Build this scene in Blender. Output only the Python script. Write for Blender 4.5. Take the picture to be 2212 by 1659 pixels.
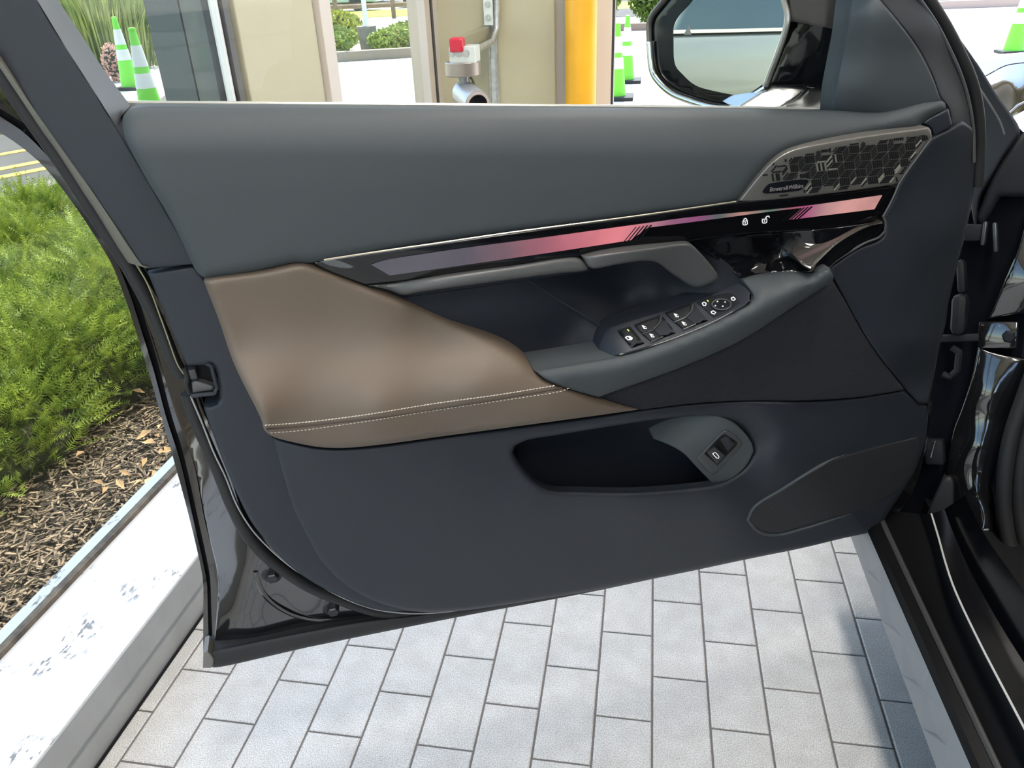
import bpy, bmesh, math, random
import numpy as np
from mathutils import Vector, Matrix
from mathutils.geometry import delaunay_2d_cdt

for o in list(bpy.data.objects):
    bpy.data.objects.remove(o)
S = bpy.context.scene
COL = S.collection
random.seed(7)
RNG = np.random.default_rng(7)

# ---------------------------------------------------------------- camera
F = 1670.53                      # focal length in pixels of the 2212 x 1659 frame
PITCH, ROLL, YAW = -0.4887955, -0.0409876, 0.1811718
CAM = np.array([0.0, 0.0, 1.2283])


def cam_basis():
    cx, sx, cy, sy, cz, sz = (math.cos(PITCH), math.sin(PITCH), math.cos(ROLL), math.sin(ROLL),
                              math.cos(YAW), math.sin(YAW))
    fw = np.array([0, cx, sx]); up = np.array([0, -sx, cx]); rt = np.array([1.0, 0, 0])
    r2 = rt * cy + up * sy
    u2 = -rt * sy + up * cy
    Z = np.array([[cz, -sz, 0], [sz, cz, 0], [0, 0, 1]])
    return Z @ r2, Z @ u2, Z @ fw


CR, CU, CF = cam_basis()
cd = bpy.data.cameras.new('camera')
cd.sensor_width = 36.0
cd.lens = 36.0 * F / 2212.0
cd.clip_start = 0.02
cd.clip_end = 500
cam = bpy.data.objects.new('camera', cd)
COL.objects.link(cam)
cam.matrix_world = Matrix(((CR[0], CU[0], -CF[0], CAM[0]), (CR[1], CU[1], -CF[1], CAM[1]),
                           (CR[2], CU[2], -CF[2], CAM[2]), (0, 0, 0, 1)))
S.camera = cam

# ---------------------------------------------------------------- world, sun, exposure
SUN_EL, SUN_AZ = math.radians(62), math.radians(7.3)   # high, ahead of the car and a little to its left
W = bpy.data.worlds.new('sky')
S.world = W
W.use_nodes = True
nt = W.node_tree
sky = nt.nodes.new('ShaderNodeTexSky')
sky.sky_type = 'NISHITA'
sky.sun_disc = False
sky.sun_elevation = SUN_EL
sky.sun_rotation = -SUN_AZ
sky.air_density = 1.0
sky.dust_density = 1.5
bg = nt.nodes['Background']
nt.links.new(sky.outputs[0], bg.inputs[0])
bg.inputs[1].default_value = 0.45
sd = bpy.data.lights.new('sun', 'SUN')
sd.energy = 6.0
sd.angle = math.radians(0.6)
sd.color = (1.0, 0.95, 0.86)
sun = bpy.data.objects.new('sun', sd)
COL.objects.link(sun)
to_sun = Vector((-math.sin(SUN_AZ) * math.cos(SUN_EL), math.cos(SUN_AZ) * math.cos(SUN_EL), math.sin(SUN_EL)))
sun.rotation_euler = to_sun.to_track_quat('Z', 'Y').to_euler()
sun.location = to_sun * 30
S.view_settings.view_transform = 'Standard'
S.view_settings.look = 'None'
S.view_settings.gamma = 1
S.view_settings.exposure = 0.78
S.view_settings.use_curve_mapping = False
S.cycles.max_bounces = 10
S.cycles.diffuse_bounces = 5
S.cycles.glossy_bounces = 5
S.cycles.transparent_max_bounces = 16
S.cycles.caustics_reflective = False
S.cycles.caustics_refractive = False
S.cycles.sample_clamp_indirect = 6.0
S.cycles.use_denoising = True

# ---------------------------------------------------------------- geometry helpers


def ray(px, py):
    return CR * ((px - 1106) / F) + CU * (-(py - 829.5) / F) + CF


def on(px, py, p0, n):
    d = ray(px, py)
    return CAM + d * (((p0 - CAM) @ n) / (d @ n))


def atz(px, py, z):
    return on(px, py, np.array([0, 0, z]), np.array([0, 0, 1.0]))


def atx(px, py, x):
    return on(px, py, np.array([x, 0, 0]), np.array([1.0, 0, 0]))


def aty(px, py, y):
    return on(px, py, np.array([0, y, 0]), np.array([0, 1.0, 0]))


# the open door: a plane 23 degrees off the car's cross axis, leaning 3 degrees
U = np.array([0.919627, 0.392792, 0.0])
_N = np.array([0.392792, -0.919627, 0.0])
_l = math.radians(3)
V = np.array([0, 0, 1.0]) * math.cos(_l) + _N * math.sin(_l)
N = np.cross(U, V)
if N[1] > 0:
    N = -N
P0 = np.array([-0.650182, 0.772349, 0.28])
DOOR = (P0, N)


def D(px, py, w):
    return on(px, py, P0 + N * w, N)


def uof(px, py, w=0.05):
    return float((D(px, py, w) - P0) @ U)


OFF = {}


def link(o, parent=None, label=None, cat=None, group=None, kind=None):
    COL.objects.link(o)
    if parent is not None:
        while parent.parent is not None and parent.parent.parent is not None:
            parent = parent.parent            # thing > part > sub-part, no deeper
        o.parent = parent
        L = OFF.get(parent.name)
        if L is not None:
            o.location = tuple(-c for c in L)
    tag(o, label, cat, group, kind)
    return o


def tag(o, label=None, cat=None, group=None, kind=None):
    if label:
        o['label'] = label
    if cat:
        o['category'] = cat
    if group:
        o['group'] = group
    if kind:
        o['kind'] = kind
    return o


def empty(name, loc, label, cat, group=None):
    o = bpy.data.objects.new(name, None)
    o.empty_display_size = 0.05
    o.location = loc
    COL.objects.link(o)
    OFF[o.name] = tuple(float(c) for c in loc)
    return tag(o, label, cat, group)


def mesh(name, verts, faces, mat, parent=None, smooth=False, uv=None, **kw):
    me = bpy.data.meshes.new(name)
    me.from_pydata([tuple(map(float, v)) for v in verts], [], [tuple(map(int, f)) for f in faces])
    if mat is not None:
        me.materials.append(mat)
    if smooth:
        me.polygons.foreach_set('use_smooth', [True] * len(me.polygons))
    if uv is not None:
        lay = me.uv_layers.new(name='uv')
        idx = np.empty(len(me.loops), dtype=np.int32)
        me.loops.foreach_get('vertex_index', idx)
        lay.data.foreach_set('uv', np.asarray(uv, dtype=np.float32)[idx].ravel())
    me.update()
    o = bpy.data.objects.new(name, me)
    return link(o, parent, **kw)


class MB:
    """collects simple shapes into one mesh"""

    def __init__(self):
        self.v, self.f = [], []

    def add(self, vs, fs):
        b = len(self.v)
        self.v += [tuple(map(float, v)) for v in vs]
        self.f += [tuple(i + b for i in f) for f in fs]
        return self

    def box(self, c, s, R=None, bev=0.0):
        c = np.asarray(c, float); s = np.asarray(s, float) / 2
        if bev <= 0:
            vs = [np.array([x, y, z]) * s for x in (-1, 1) for y in (-1, 1) for z in (-1, 1)]
            fs = [(0, 1, 3, 2), (4, 6, 7, 5), (0, 4, 5, 1), (2, 3, 7, 6), (0, 2, 6, 4), (1, 5, 7, 3)]
        else:
            bm = bmesh.new()
            bmesh.ops.create_cube(bm, size=1)
            for v in bm.verts:
                v.co = Vector((v.co.x * 2 * s[0], v.co.y * 2 * s[1], v.co.z * 2 * s[2]))
            bmesh.ops.bevel(bm, geom=list(bm.edges), offset=bev, segments=2, affect='EDGES', profile=0.5)
            bm.verts.index_update()
            vs = [np.array(v.co) for v in bm.verts]
            fs = [tuple(v.index for v in f.verts) for f in bm.faces]
            bm.free()
        if R is not None:
            vs = [R @ v for v in vs]
        return self.add([c + v for v in vs], fs)

    def lathe(self, c, prof, n=24, ax=None, ay=None, az=None):
        """profile [(radius, height)] turned about az"""
        ax = np.array([1.0, 0, 0]) if ax is None else ax
        ay = np.array([0, 1.0, 0]) if ay is None else ay
        az = np.array([0, 0, 1.0]) if az is None else az
        vs, fs = [], []
        for r, h in prof:
            for i in range(n):
                a = 2 * math.pi * i / n
                vs.append(np.asarray(c) + ax * (r * math.cos(a)) + ay * (r * math.sin(a)) + az * h)
        m = len(prof)
        for j in range(m - 1):
            for i in range(n):
                k = (i + 1) % n
                fs.append((j * n + i, j * n + k, (j + 1) * n + k, (j + 1) * n + i))
        fs.append(tuple(range(n))[::-1])
        fs.append(tuple((m - 1) * n + i for i in range(n)))
        return self.add(vs, fs)

    def tube(self, pts, r, n=8):
        pts = [np.asarray(p, float) for p in pts]
        rs = r if hasattr(r, '__len__') else [r] * len(pts)
        vs, fs = [], []
        t = pts[1] - pts[0]; t /= np.linalg.norm(t)
        a = np.cross(t, [0.3, 0.5, 0.8]); a /= np.linalg.norm(a)
        for i, p in enumerate(pts):
            q0 = pts[max(i - 1, 0)]; q1 = pts[min(i + 1, len(pts) - 1)]
            t = q1 - q0; t = t / (np.linalg.norm(t) + 1e-12)
            a = a - t * (a @ t); a /= np.linalg.norm(a)
            b = np.cross(t, a)
            for k in range(n):
                th = 2 * math.pi * k / n
                vs.append(p + (a * math.cos(th) + b * math.sin(th)) * rs[i])
        for i in range(len(pts) - 1):
            for k in range(n):
                k2 = (k + 1) % n
                fs.append((i * n + k, i * n + k2, (i + 1) * n + k2, (i + 1) * n + k))
        fs.append(tuple(range(n))[::-1])
        fs.append(tuple((len(pts) - 1) * n + k for k in range(n)))
        return self.add(vs, fs)

    def prism(self, poly, ext):
        """polygon of 3D points pushed along ext"""
        n = len(poly)
        ext = np.asarray(ext, float)
        vs = [np.asarray(p, float) for p in poly] + [np.asarray(p, float) + ext for p in poly]
        fs = [tuple(range(n))[::-1], tuple(range(n, 2 * n))]
        fs += [(i, (i + 1) % n, n + (i + 1) % n, n + i) for i in range(n)]
        return self.add(vs, fs)

    def build(self, name, mat, parent=None, smooth=False, loc=None, **kw):
        v = self.v
        if loc is not None:
            v = [tuple(np.asarray(p) - np.asarray(loc)) for p in v]
        o = mesh(name, v, self.f, mat, parent, smooth, **kw)
        bm = bmesh.new(); bm.from_mesh(o.data)
        bmesh.ops.recalc_face_normals(bm, faces=bm.faces)
        bm.to_mesh(o.data); bm.free()
        if loc is not None and parent is None:
            o.location = tuple(map(float, loc))
        if smooth:
            flat_sharp(o)
        return o


def flat_sharp(o, ang=40):
    me = o.data
    bm = bmesh.new(); bm.from_mesh(me)
    for e in bm.edges:
        if len(e.link_faces) == 2:
            e.smooth = e.calc_face_angle(0) < math.radians(ang)
    bm.to_mesh(me); bm.free()


def path(pts, closed=True, sp=7.0, ang=38):
    """smooth curve through 2D points, sharp where the turn is strong"""
    P = [np.array(p[:2], float) for p in pts]
    n = len(P)
    corner = []
    for i in range(n):
        if not closed and i in (0, n - 1):
            corner.append(True); continue
        if len(pts[i]) > 2:
            corner.append(bool(pts[i][2])); continue
        a = P[i] - P[i - 1]; b = P[(i + 1) % n] - P[i]
        c = (a @ b) / (np.linalg.norm(a) * np.linalg.norm(b) + 1e-9)
        corner.append(math.degrees(math.acos(max(-1, min(1, c)))) > ang)
    out = []
    for i in range(n if closed else n - 1):
        p1, p2 = P[i], P[(i + 1) % n]
        p0 = P[i - 1] if not corner[i] else p1 - (p2 - p1)
        p3 = P[(i + 2) % n] if not corner[(i + 1) % n] else p2 + (p2 - p1)
        L = np.linalg.norm(p2 - p1)
        if L < 1e-6:
            continue
        t0 = 0.0
        t1 = t0 + math.sqrt(max(np.linalg.norm(p1 - p0), 1e-3))
        t2 = t1 + math.sqrt(L)
        t3 = t2 + math.sqrt(max(np.linalg.norm(p3 - p2), 1e-3))
        m = max(1, int(round(L / sp)))
        for k in range(m):
            t = t1 + (t2 - t1) * k / m
            A1 = p0 * (t1 - t) / (t1 - t0) + p1 * (t - t0) / (t1 - t0)
            A2 = p1 * (t2 - t) / (t2 - t1) + p2 * (t - t1) / (t2 - t1)
            A3 = p2 * (t3 - t) / (t3 - t2) + p3 * (t - t2) / (t3 - t2)
            B1 = A1 * (t2 - t) / (t2 - t0) + A2 * (t - t0) / (t2 - t0)
            B2 = A2 * (t3 - t) / (t3 - t1) + A3 * (t - t1) / (t3 - t1)
            out.append(B1 * (t2 - t) / (t2 - t1) + B2 * (t - t1) / (t2 - t1))
    if not closed:
        out.append(P[-1])
    return np.array(out)


def inside(q, poly):
    x, y = q[:, 0], q[:, 1]
    r = np.zeros(len(q), bool)
    j = len(poly) - 1
    for i in range(len(poly)):
        xi, yi = poly[i]; xj, yj = poly[j]
        c = ((yi > y) != (yj > y)) & (x < (xj - xi) * (y - yi) / (yj - yi + 1e-12) + xi)
        r ^= c
        j = i
    return r


def dist(q, loop):
    a = loop; b = np.roll(loop, -1, 0)
    ab = b - a
    den = (ab ** 2).sum(1) + 1e-12
    best = np.full(len(q), 1e9)
    for s in range(0, len(q), 2000):
        qq = q[s:s + 2000]
        t = np.clip(((qq[:, None] - a[None]) * ab[None]).sum(2) / den, 0, 1)
        d = np.linalg.norm(qq[:, None] - a[None] - t[..., None] * ab[None], axis=2)
        best[s:s + 2000] = d.min(1)
    return best


def surf(ctrl):
    """smooth depth field through control points (x, y, depth)"""
    if not hasattr(ctrl, '__len__'):
        return lambda q: np.full(len(q), float(ctrl))
    c = np.array(ctrl, float)
    X = c[:, :2] / 500.0; w = c[:, 2]
    n = len(X)

    def phi(r):
        return np.where(r > 1e-9, r * r * np.log(r + 1e-12), 0.0)
    if n < 4:
        A = np.c_[np.ones(n), X]
        co, *_ = np.linalg.lstsq(A, w, rcond=None)
        return lambda q: np.c_[np.ones(len(q)), np.asarray(q) / 500.0] @ co
    K = phi(np.linalg.norm(X[:, None] - X[None], axis=2)) + np.eye(n) * 1e-4
    Pm = np.c_[np.ones(n), X]
    M = np.block([[K, Pm], [Pm.T, np.zeros((3, 3))]])
    sol = np.linalg.lstsq(M, np.r_[w, 0, 0, 0], rcond=None)[0]

    def f(q):
        q = np.asarray(q, float) / 500.0
        k = phi(np.linalg.norm(q[:, None] - X[None], axis=2))
        return k @ sol[:n] + np.c_[np.ones(len(q)), q] @ sol[n:]
    return f


MPP = 0.00078       # metres per pixel at the door


def panel(name, outline, mat, parent, ctrl, r=0.005, T=0.03, step=14, holes=(), plane=DOOR, sp=7.0,
          smooth=True, hr=None, raw=False, dep=None, hT=0.012, **kw):
    """a padded panel: an outline with depth, rounded edges and a skirt behind it"""
    f = ctrl if callable(ctrl) else surf(ctrl)
    outer = np.asarray(outline, float) if raw else path(outline, True, sp)
    loops = [outer] + [path(h, True, sp) for h in holes]
    rp = r / MPP
    hrp = (r if hr is None else hr) / MPP
    radii = [rp] + [hrp] * (len(loops) - 1)
    pts = [l for l in loops]
    rings = []
    for l, rr in zip(loops, radii):
        if rr < 1.5:
            continue
        tng = np.roll(l, -1, 0) - np.roll(l, 1, 0)
        nrm = np.stack([-tng[:, 1], tng[:, 0]], 1)
        nrm /= np.linalg.norm(nrm, axis=1)[:, None] + 1e-9
        for fr in (0.04, 0.15, 0.35, 0.65, 1.0):
            for sg in (1, -1):
                q = l + nrm * (sg * fr * rr)
                ok = inside(q, outer)
                for h in loops[1:]:
                    ok &= ~inside(q, h)
                dd = np.min([dist(q, k) for k in loops], 0)
                ok &= dd > fr * rr * 0.93
                rings.append(q[ok])
    lo, hi = outer.min(0), outer.max(0)
    gx, gy = np.meshgrid(np.arange(lo[0], hi[0], step), np.arange(lo[1], hi[1], step))
    g = np.stack([gx.ravel(), gy.ravel()], 1)
    g += RNG.uniform(-.5, .5, g.shape)
    if len(g):
        ok = inside(g, outer)
        for h in loops[1:]:
            ok &= ~inside(g, h)
        g = g[ok]
    if len(g):
        ok = np.ones(len(g), bool)
        for l, rr in zip(loops, radii):
            ok &= dist(g, l) > max(rr * 1.15, min(step * .45, 5))
        g = g[ok]
    allp = np.concatenate(pts + rings + ([g] if len(g) else []))
    edges = []
    b = 0
    for l in loops:
        n = len(l)
        edges += [(b + i, b + (i + 1) % n) for i in range(n)]
        b += n
    res = delaunay_2d_cdt([Vector((p[0], p[1])) for p in allp], edges, [], 0, 1e-3)
    vs = np.array([[v.x, v.y] for v in res[0]])
    faces = np.array([list(t) for t in res[2]])
    cen = vs[faces].mean(1)
    ok = inside(cen, outer)
    for h in loops[1:]:
        ok &= ~inside(cen, h)
    faces = faces[ok]
    inv = {}
    for i, o in enumerate(res[3]):
        for k in o:
            inv[k] = i
    w = f(vs)
    for l, rr in zip(loops, radii):
        if rr < 1.5:
            continue
        d = np.clip(dist(vs, l), 0, rr)
        if dep is not None:
            w = w - dep * (1 - d / rr) ** 2
            continue
        w = w - (rr - np.sqrt(np.maximum(rr * rr - (rr - d) ** 2, 0))) * MPP
    p0, nn = plane
    X = np.array([on(p[0], p[1], p0 + nn * ww, nn) for p, ww in zip(vs, w)])
    fl = []
    for t in faces:
        a, b_, c = X[t]
        fl.append(tuple(t) if np.cross(b_ - a, c - a) @ nn > 0 else tuple(t[::-1]))
    Xl = list(X)
    if T > 0:
        b = 0
        for li, l in enumerate(loops):
            n = len(l)
            ids = [inv[b + i] for i in range(n)]
            back = []
            for i in ids:
                back.append(len(Xl)); Xl.append(X[i] - nn * (T if li == 0 else min(T, hT)))
            for i in range(n):
                j = (i + 1) % n
                if ids[i] != ids[j]:
                    fl.append((ids[i], ids[j], back[j], back[i]))
            b += n
    Xa = np.array(Xl)
    uv = np.stack([(Xa - P0) @ U, (Xa - P0) @ V], 1)
    o = mesh(name, Xa, fl, mat, parent, smooth, uv, **kw)
    if smooth:
        flat_sharp(o, 50)
    return o


def pts3(pts, w, sp=10, closed=False, plane=DOOR):
    """3D points along a smooth pixel path at depth w (number or field)"""
    q = path(pts, closed, sp)
    ww = w(q) if callable(w) else np.full(len(q), float(w))
    p0, nn = plane
    return [on(p[0], p[1], p0 + nn * v, nn) for p, v in zip(q, ww)]


def tube(name, pts, r, mat, parent=None, n=8, **kw):
    return MB().tube(pts, r, n).build(name, mat, parent, True, **kw)


# ---------------------------------------------------------------- materials
MATS = {}


def mat(name, col, rough=0.5, metal=0.0, spec=0.5, bump=None, coat=0.0, emit=None, var=None, sheen=0.0):
    if name in MATS:
        return MATS[name]
    m = bpy.data.materials.new(name)
    m.use_nodes = True
    t = m.node_tree
    b = t.nodes['Principled BSDF']
    b.inputs['Base Color'].default_value = (*col, 1)
    b.inputs['Roughness'].default_value = rough
    b.inputs['Metallic'].default_value = metal
    b.inputs['Specular IOR Level'].default_value = spec
    b.inputs['Coat Weight'].default_value = coat
    b.inputs['Coat Roughness'].default_value = 0.03
    if emit:
        b.inputs['Emission Color'].default_value = (*emit[0], 1)
        b.inputs['Emission Strength'].default_value = emit[1]
    if bump or var:
        tc = t.nodes.new('ShaderNodeTexCoord')
        ns = t.nodes.new('ShaderNodeTexNoise')
        ns.inputs['Scale'].default_value = bump[0] if bump else var[0]
        ns.inputs['Detail'].default_value = 4
        t.links.new(tc.outputs['Object'], ns.inputs['Vector'])
        if bump:
            bp = t.nodes.new('ShaderNodeBump')
            bp.inputs['Strength'].default_value = bump[1]
            bp.inputs['Distance'].default_value = bump[2] if len(bump) > 2 else 0.001
            t.links.new(ns.outputs['Fac'], bp.inputs['Height'])
            t.links.new(bp.outputs['Normal'], b.inputs['Normal'])
        if var:
            n2 = t.nodes.new('ShaderNodeTexNoise')
            n2.inputs['Scale'].default_value = var[0]
            n2.inputs['Detail'].default_value = 5
            t.links.new(tc.outputs['Object'], n2.inputs['Vector'])
            rp = t.nodes.new('ShaderNodeValToRGB')
            rp.color_ramp.elements[0].position = 0.35
            rp.color_ramp.elements[1].position = 0.65
            rp.color_ramp.elements[0].color = (*[c * var[1] for c in col], 1)
            rp.color_ramp.elements[1].color = (*[min(1, c * var[2]) for c in col], 1)
            t.links.new(n2.outputs['Fac'], rp.inputs['Fac'])
            t.links.new(rp.outputs['Color'], b.inputs['Base Color'])
    MATS[name] = m
    return m


def glass_mat(name, tint=(1, 1, 1), refl=1.0):
    m = bpy.data.materials.new(name)
    m.use_nodes = True
    t = m.node_tree
    t.nodes.clear()
    out = t.nodes.new('ShaderNodeOutputMaterial')
    mx = t.nodes.new('ShaderNodeMixShader')
    tr = t.nodes.new('ShaderNodeBsdfTransparent')
    tr.inputs[0].default_value = (*tint, 1)
    gl = t.nodes.new('ShaderNodeBsdfGlossy')
    gl.inputs['Roughness'].default_value = 0.0
    fr = t.nodes.new('ShaderNodeFresnel')
    fr.inputs[0].default_value = 1.5
    ge = t.nodes.new('ShaderNodeNewGeometry')
    mi = t.nodes.new('ShaderNodeMapRange')
    mi.inputs[3].default_value = 1.5
    mi.inputs[4].default_value = 1 / 1.5
    t.links.new(ge.outputs['Backfacing'], mi.inputs[0])
    t.links.new(mi.outputs[0], fr.inputs[0])
    ml = t.nodes.new('ShaderNodeMath')
    ml.operation = 'MULTIPLY'
    ml.inputs[1].default_value = refl
    t.links.new(fr.outputs[0], ml.inputs[0])
    t.links.new(ml.outputs[0], mx.inputs[0])
    t.links.new(tr.outputs[0], mx.inputs[1])
    t.links.new(gl.outputs[0], mx.inputs[2])
    t.links.new(mx.outputs[0], out.inputs[0])
    return m


def leaf_mat(name, c1, c2, trans=0.3, scale=6):
    m = bpy.data.materials.new(name)
    m.use_nodes = True
    t = m.node_tree
    b = t.nodes['Principled BSDF']
    tc = t.nodes.new('ShaderNodeTexCoord')
    ns = t.nodes.new('ShaderNodeTexNoise')
    ns.inputs['Scale'].default_value = scale
    ns.inputs['Detail'].default_value = 6
    rp = t.nodes.new('ShaderNodeValToRGB')
    rp.color_ramp.elements[0].position = 0.35
    rp.color_ramp.elements[1].position = 0.68
    rp.color_ramp.elements[0].color = (*c1, 1)
    rp.color_ramp.elements[1].color = (*c2, 1)
    t.links.new(tc.outputs['Object'], ns.inputs['Vector'])
    t.links.new(ns.outputs['Fac'], rp.inputs['Fac'])
    t.links.new(rp.outputs['Color'], b.inputs['Base Color'])
    b.inputs['Roughness'].default_value = 0.55
    tl = t.nodes.new('ShaderNodeBsdfTranslucent')
    t.links.new(rp.outputs['Color'], tl.inputs['Color'])
    mx = t.nodes.new('ShaderNodeMixShader')
    mx.inputs[0].default_value = trans
    t.links.new(b.outputs[0], mx.inputs[1])
    t.links.new(tl.outputs[0], mx.inputs[2])
    t.links.new(mx.outputs[0], t.nodes['Material Output'].inputs['Surface'])
    return m


def wave_bump(m, scale, strength, rot=0.0, distance=0.001):
    """fine ribs along the surface's own coordinates"""
    t = m.node_tree
    b = t.nodes['Principled BSDF']
    uvn = t.nodes.new('ShaderNodeUVMap')
    mp = t.nodes.new('ShaderNodeMapping')
    mp.inputs['Rotation'].default_value[2] = rot
    wv = t.nodes.new('ShaderNodeTexWave')
    wv.inputs['Scale'].default_value = scale
    bp = t.nodes.new('ShaderNodeBump')
    bp.inputs['Strength'].default_value = strength
    bp.inputs['Distance'].default_value = distance
    t.links.new(uvn.outputs[0], mp.inputs[0])
    t.links.new(mp.outputs[0], wv.inputs[0])
    t.links.new(wv.outputs['Fac'], bp.inputs['Height'])
    t.links.new(bp.outputs[0], b.inputs['Normal'])


M_soft = mat('soft_grey_vinyl', (0.053, 0.061, 0.067), 0.60, spec=0.35, bump=(700, 0.25, 0.0006))
M_soft2 = mat('dark_soft_plastic', (0.020, 0.0245, 0.033), 0.5, spec=0.42, bump=(900, 0.25, 0.0005))
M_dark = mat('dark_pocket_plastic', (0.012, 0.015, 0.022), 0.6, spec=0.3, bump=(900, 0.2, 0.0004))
M_brown = mat('brown_leather', (0.140, 0.106, 0.080), 0.5, spec=0.4, bump=(600, 0.25, 0.0006))
M_gloss = mat('gloss_black', (0.004, 0.004, 0.005), 0.08, spec=0.5)
M_paint = mat('black_car_paint', (0.008, 0.008, 0.009), 0.10, spec=0.8, coat=1.0)
M_rubber = mat('black_rubber', (0.018, 0.018, 0.019), 0.62, spec=0.4)
M_satin = mat('satin_grey_metal', (0.30, 0.29, 0.27), 0.36, metal=0.85)
M_handle = mat('satin_dark_handle', (0.075, 0.076, 0.076), 0.38, spec=0.5)
M_fabric = mat('dark_woven_fabric', (0.022, 0.023, 0.029), 0.85, spec=0.2)
wave_bump(M_fabric, 140, 0.5, 0.9)
M_thread = mat('cream_thread', (0.62, 0.55, 0.47), 0.7)
M_switch = mat('switch_black', (0.008, 0.009, 0.012), 0.6, spec=0.3)
M_icon = mat('glowing_icon_print', (0.75, 0.75, 0.74), 0.5, emit=((1, 1, 1), 0.25))  # icons with a faint glow added to the white
M_led = mat('green_led', (0.55, 0.8, 0.1), 0.5, emit=((0.6, 1.0, 0.1), 0.9))
M_chrome = mat('satin_chrome', (0.72, 0.70, 0.68), 0.16, metal=1.0)
M_silver = mat('silver_trim', (0.62, 0.63, 0.64), 0.25, metal=1.0)
M_black = mat('matt_black', (0.006, 0.006, 0.007), 0.7, spec=0.2)
M_white = mat('white_paint', (0.80, 0.80, 0.78), 0.4)
M_beige = mat('beige_wall_paint', (0.47, 0.425, 0.290), 0.55, var=(3, 0.97, 1.02))
M_pink = mat('pale_aluminium_frame', (0.62, 0.55, 0.50), 0.4)
M_galv = mat('galvanised_steel', (0.55, 0.56, 0.55), 0.4, metal=0.7, var=(40, 0.8, 1.1))

# ================================================================ the room
A_T, L_T, X0_T = 0.105, 0.21, 0.26566          # tile pitch and the first long joint
M_grout = mat('grout', (0.17, 0.155, 0.145), 0.85)
M_tile = bpy.data.materials.new('speckled_tile')
M_tile.use_nodes = True
t = M_tile.node_tree
b = t.nodes['Principled BSDF']
tc = t.nodes.new('ShaderNodeTexCoord')
oi = t.nodes.new('ShaderNodeObjectInfo')
n1 = t.nodes.new('ShaderNodeTexNoise'); n1.inputs['Scale'].default_value = 480; n1.inputs['Detail'].default_value = 3
n2 = t.nodes.new('ShaderNodeTexNoise'); n2.inputs['Scale'].default_value = 22; n2.inputs['Detail'].default_value = 4
vadd = t.nodes.new('ShaderNodeVectorMath'); vadd.operation = 'ADD'
t.links.new(tc.outputs['Object'], vadd.inputs[0])
t.links.new(oi.outputs['Location'], vadd.inputs[1])
t.links.new(vadd.outputs[0], n1.inputs['Vector'])
t.links.new(vadd.outputs[0], n2.inputs['Vector'])
r1 = t.nodes.new('ShaderNodeValToRGB')
r1.color_ramp.elements[0].position = 0.38; r1.color_ramp.elements[0].color = (0.40, 0.39, 0.375, 1)
r1.color_ramp.elements[1].position = 0.58; r1.color_ramp.elements[1].color = (0.67, 0.665, 0.65, 1)
t.links.new(n1.outputs['Fac'], r1.inputs['Fac'])
mx = t.nodes.new('ShaderNodeMix'); mx.data_type = 'RGBA'; mx.blend_type = 'MULTIPLY'
mx.inputs[0].default_value = 1
r2 = t.nodes.new('ShaderNodeValToRGB')
r2.color_ramp.elements[0].position = 0.3; r2.color_ramp.elements[0].color = (0.90, 0.89, 0.88, 1)
r2.color_ramp.elements[1].position = 0.7; r2.color_ramp.elements[1].color = (1.06, 1.06, 1.06, 1)
t.links.new(n2.outputs['Fac'], r2.inputs['Fac'])
t.links.new(r1.outputs[0], mx.inputs[6]); t.links.new(r2.outputs[0], mx.inputs[7])
t.links.new(mx.outputs[2], b.inputs['Base Color'])
b.inputs['Roughness'].default_value = 0.6
b.inputs['Specular IOR Level'].default_value = 0.3
bp = t.nodes.new('ShaderNodeBump'); bp.inputs['Strength'].default_value = 0.12; bp.inputs['Distance'].default_value = 0.0004
t.links.new(n1.outputs['Fac'], bp.inputs['Height']); t.links.new(bp.outputs[0], b.inputs['Normal'])

XL, XR, YB, YF, ZC = -0.923, 7.0, -6.0, 4.3, 3.6
floor = MB().box(((XL + XR) / 2, (YB + YF) / 2, -0.013), (XR - XL + 0.3, YF - YB + 0.4, 0.02)).build(
    'floor', M_grout, kind='structure')


def tile_geo(sx, sy, z0=-0.003, z1=0.0, c=0.0022):
    x, y = sx / 2, sy / 2
    v = [(-x, -y, z0), (x, -y, z0), (x, y, z0), (-x, y, z0),
         (-x, -y, z1 - c * .5), (x, -y, z1 - c * .5), (x, y, z1 - c * .5), (-x, y, z1 - c * .5),
         (-x + c, -y + c, z1), (x - c, -y + c, z1), (x - c, y - c, z1), (-x + c, y - c, z1)]
    f = [(8, 9, 10, 11)]
    for i in range(4):
        j = (i + 1) % 4
        f += [(i, j, 4 + j, 4 + i), (4 + i, 4 + j, 8 + j, 8 + i)]
    return v, f


def proj(p):
    d = np.asarray(p) - CAM
    z = d @ CF
    return np.array([1106 + F * (d @ CR) / z, 829.5 - F * (d @ CU) / z]) if z > 0.05 else None


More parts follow.
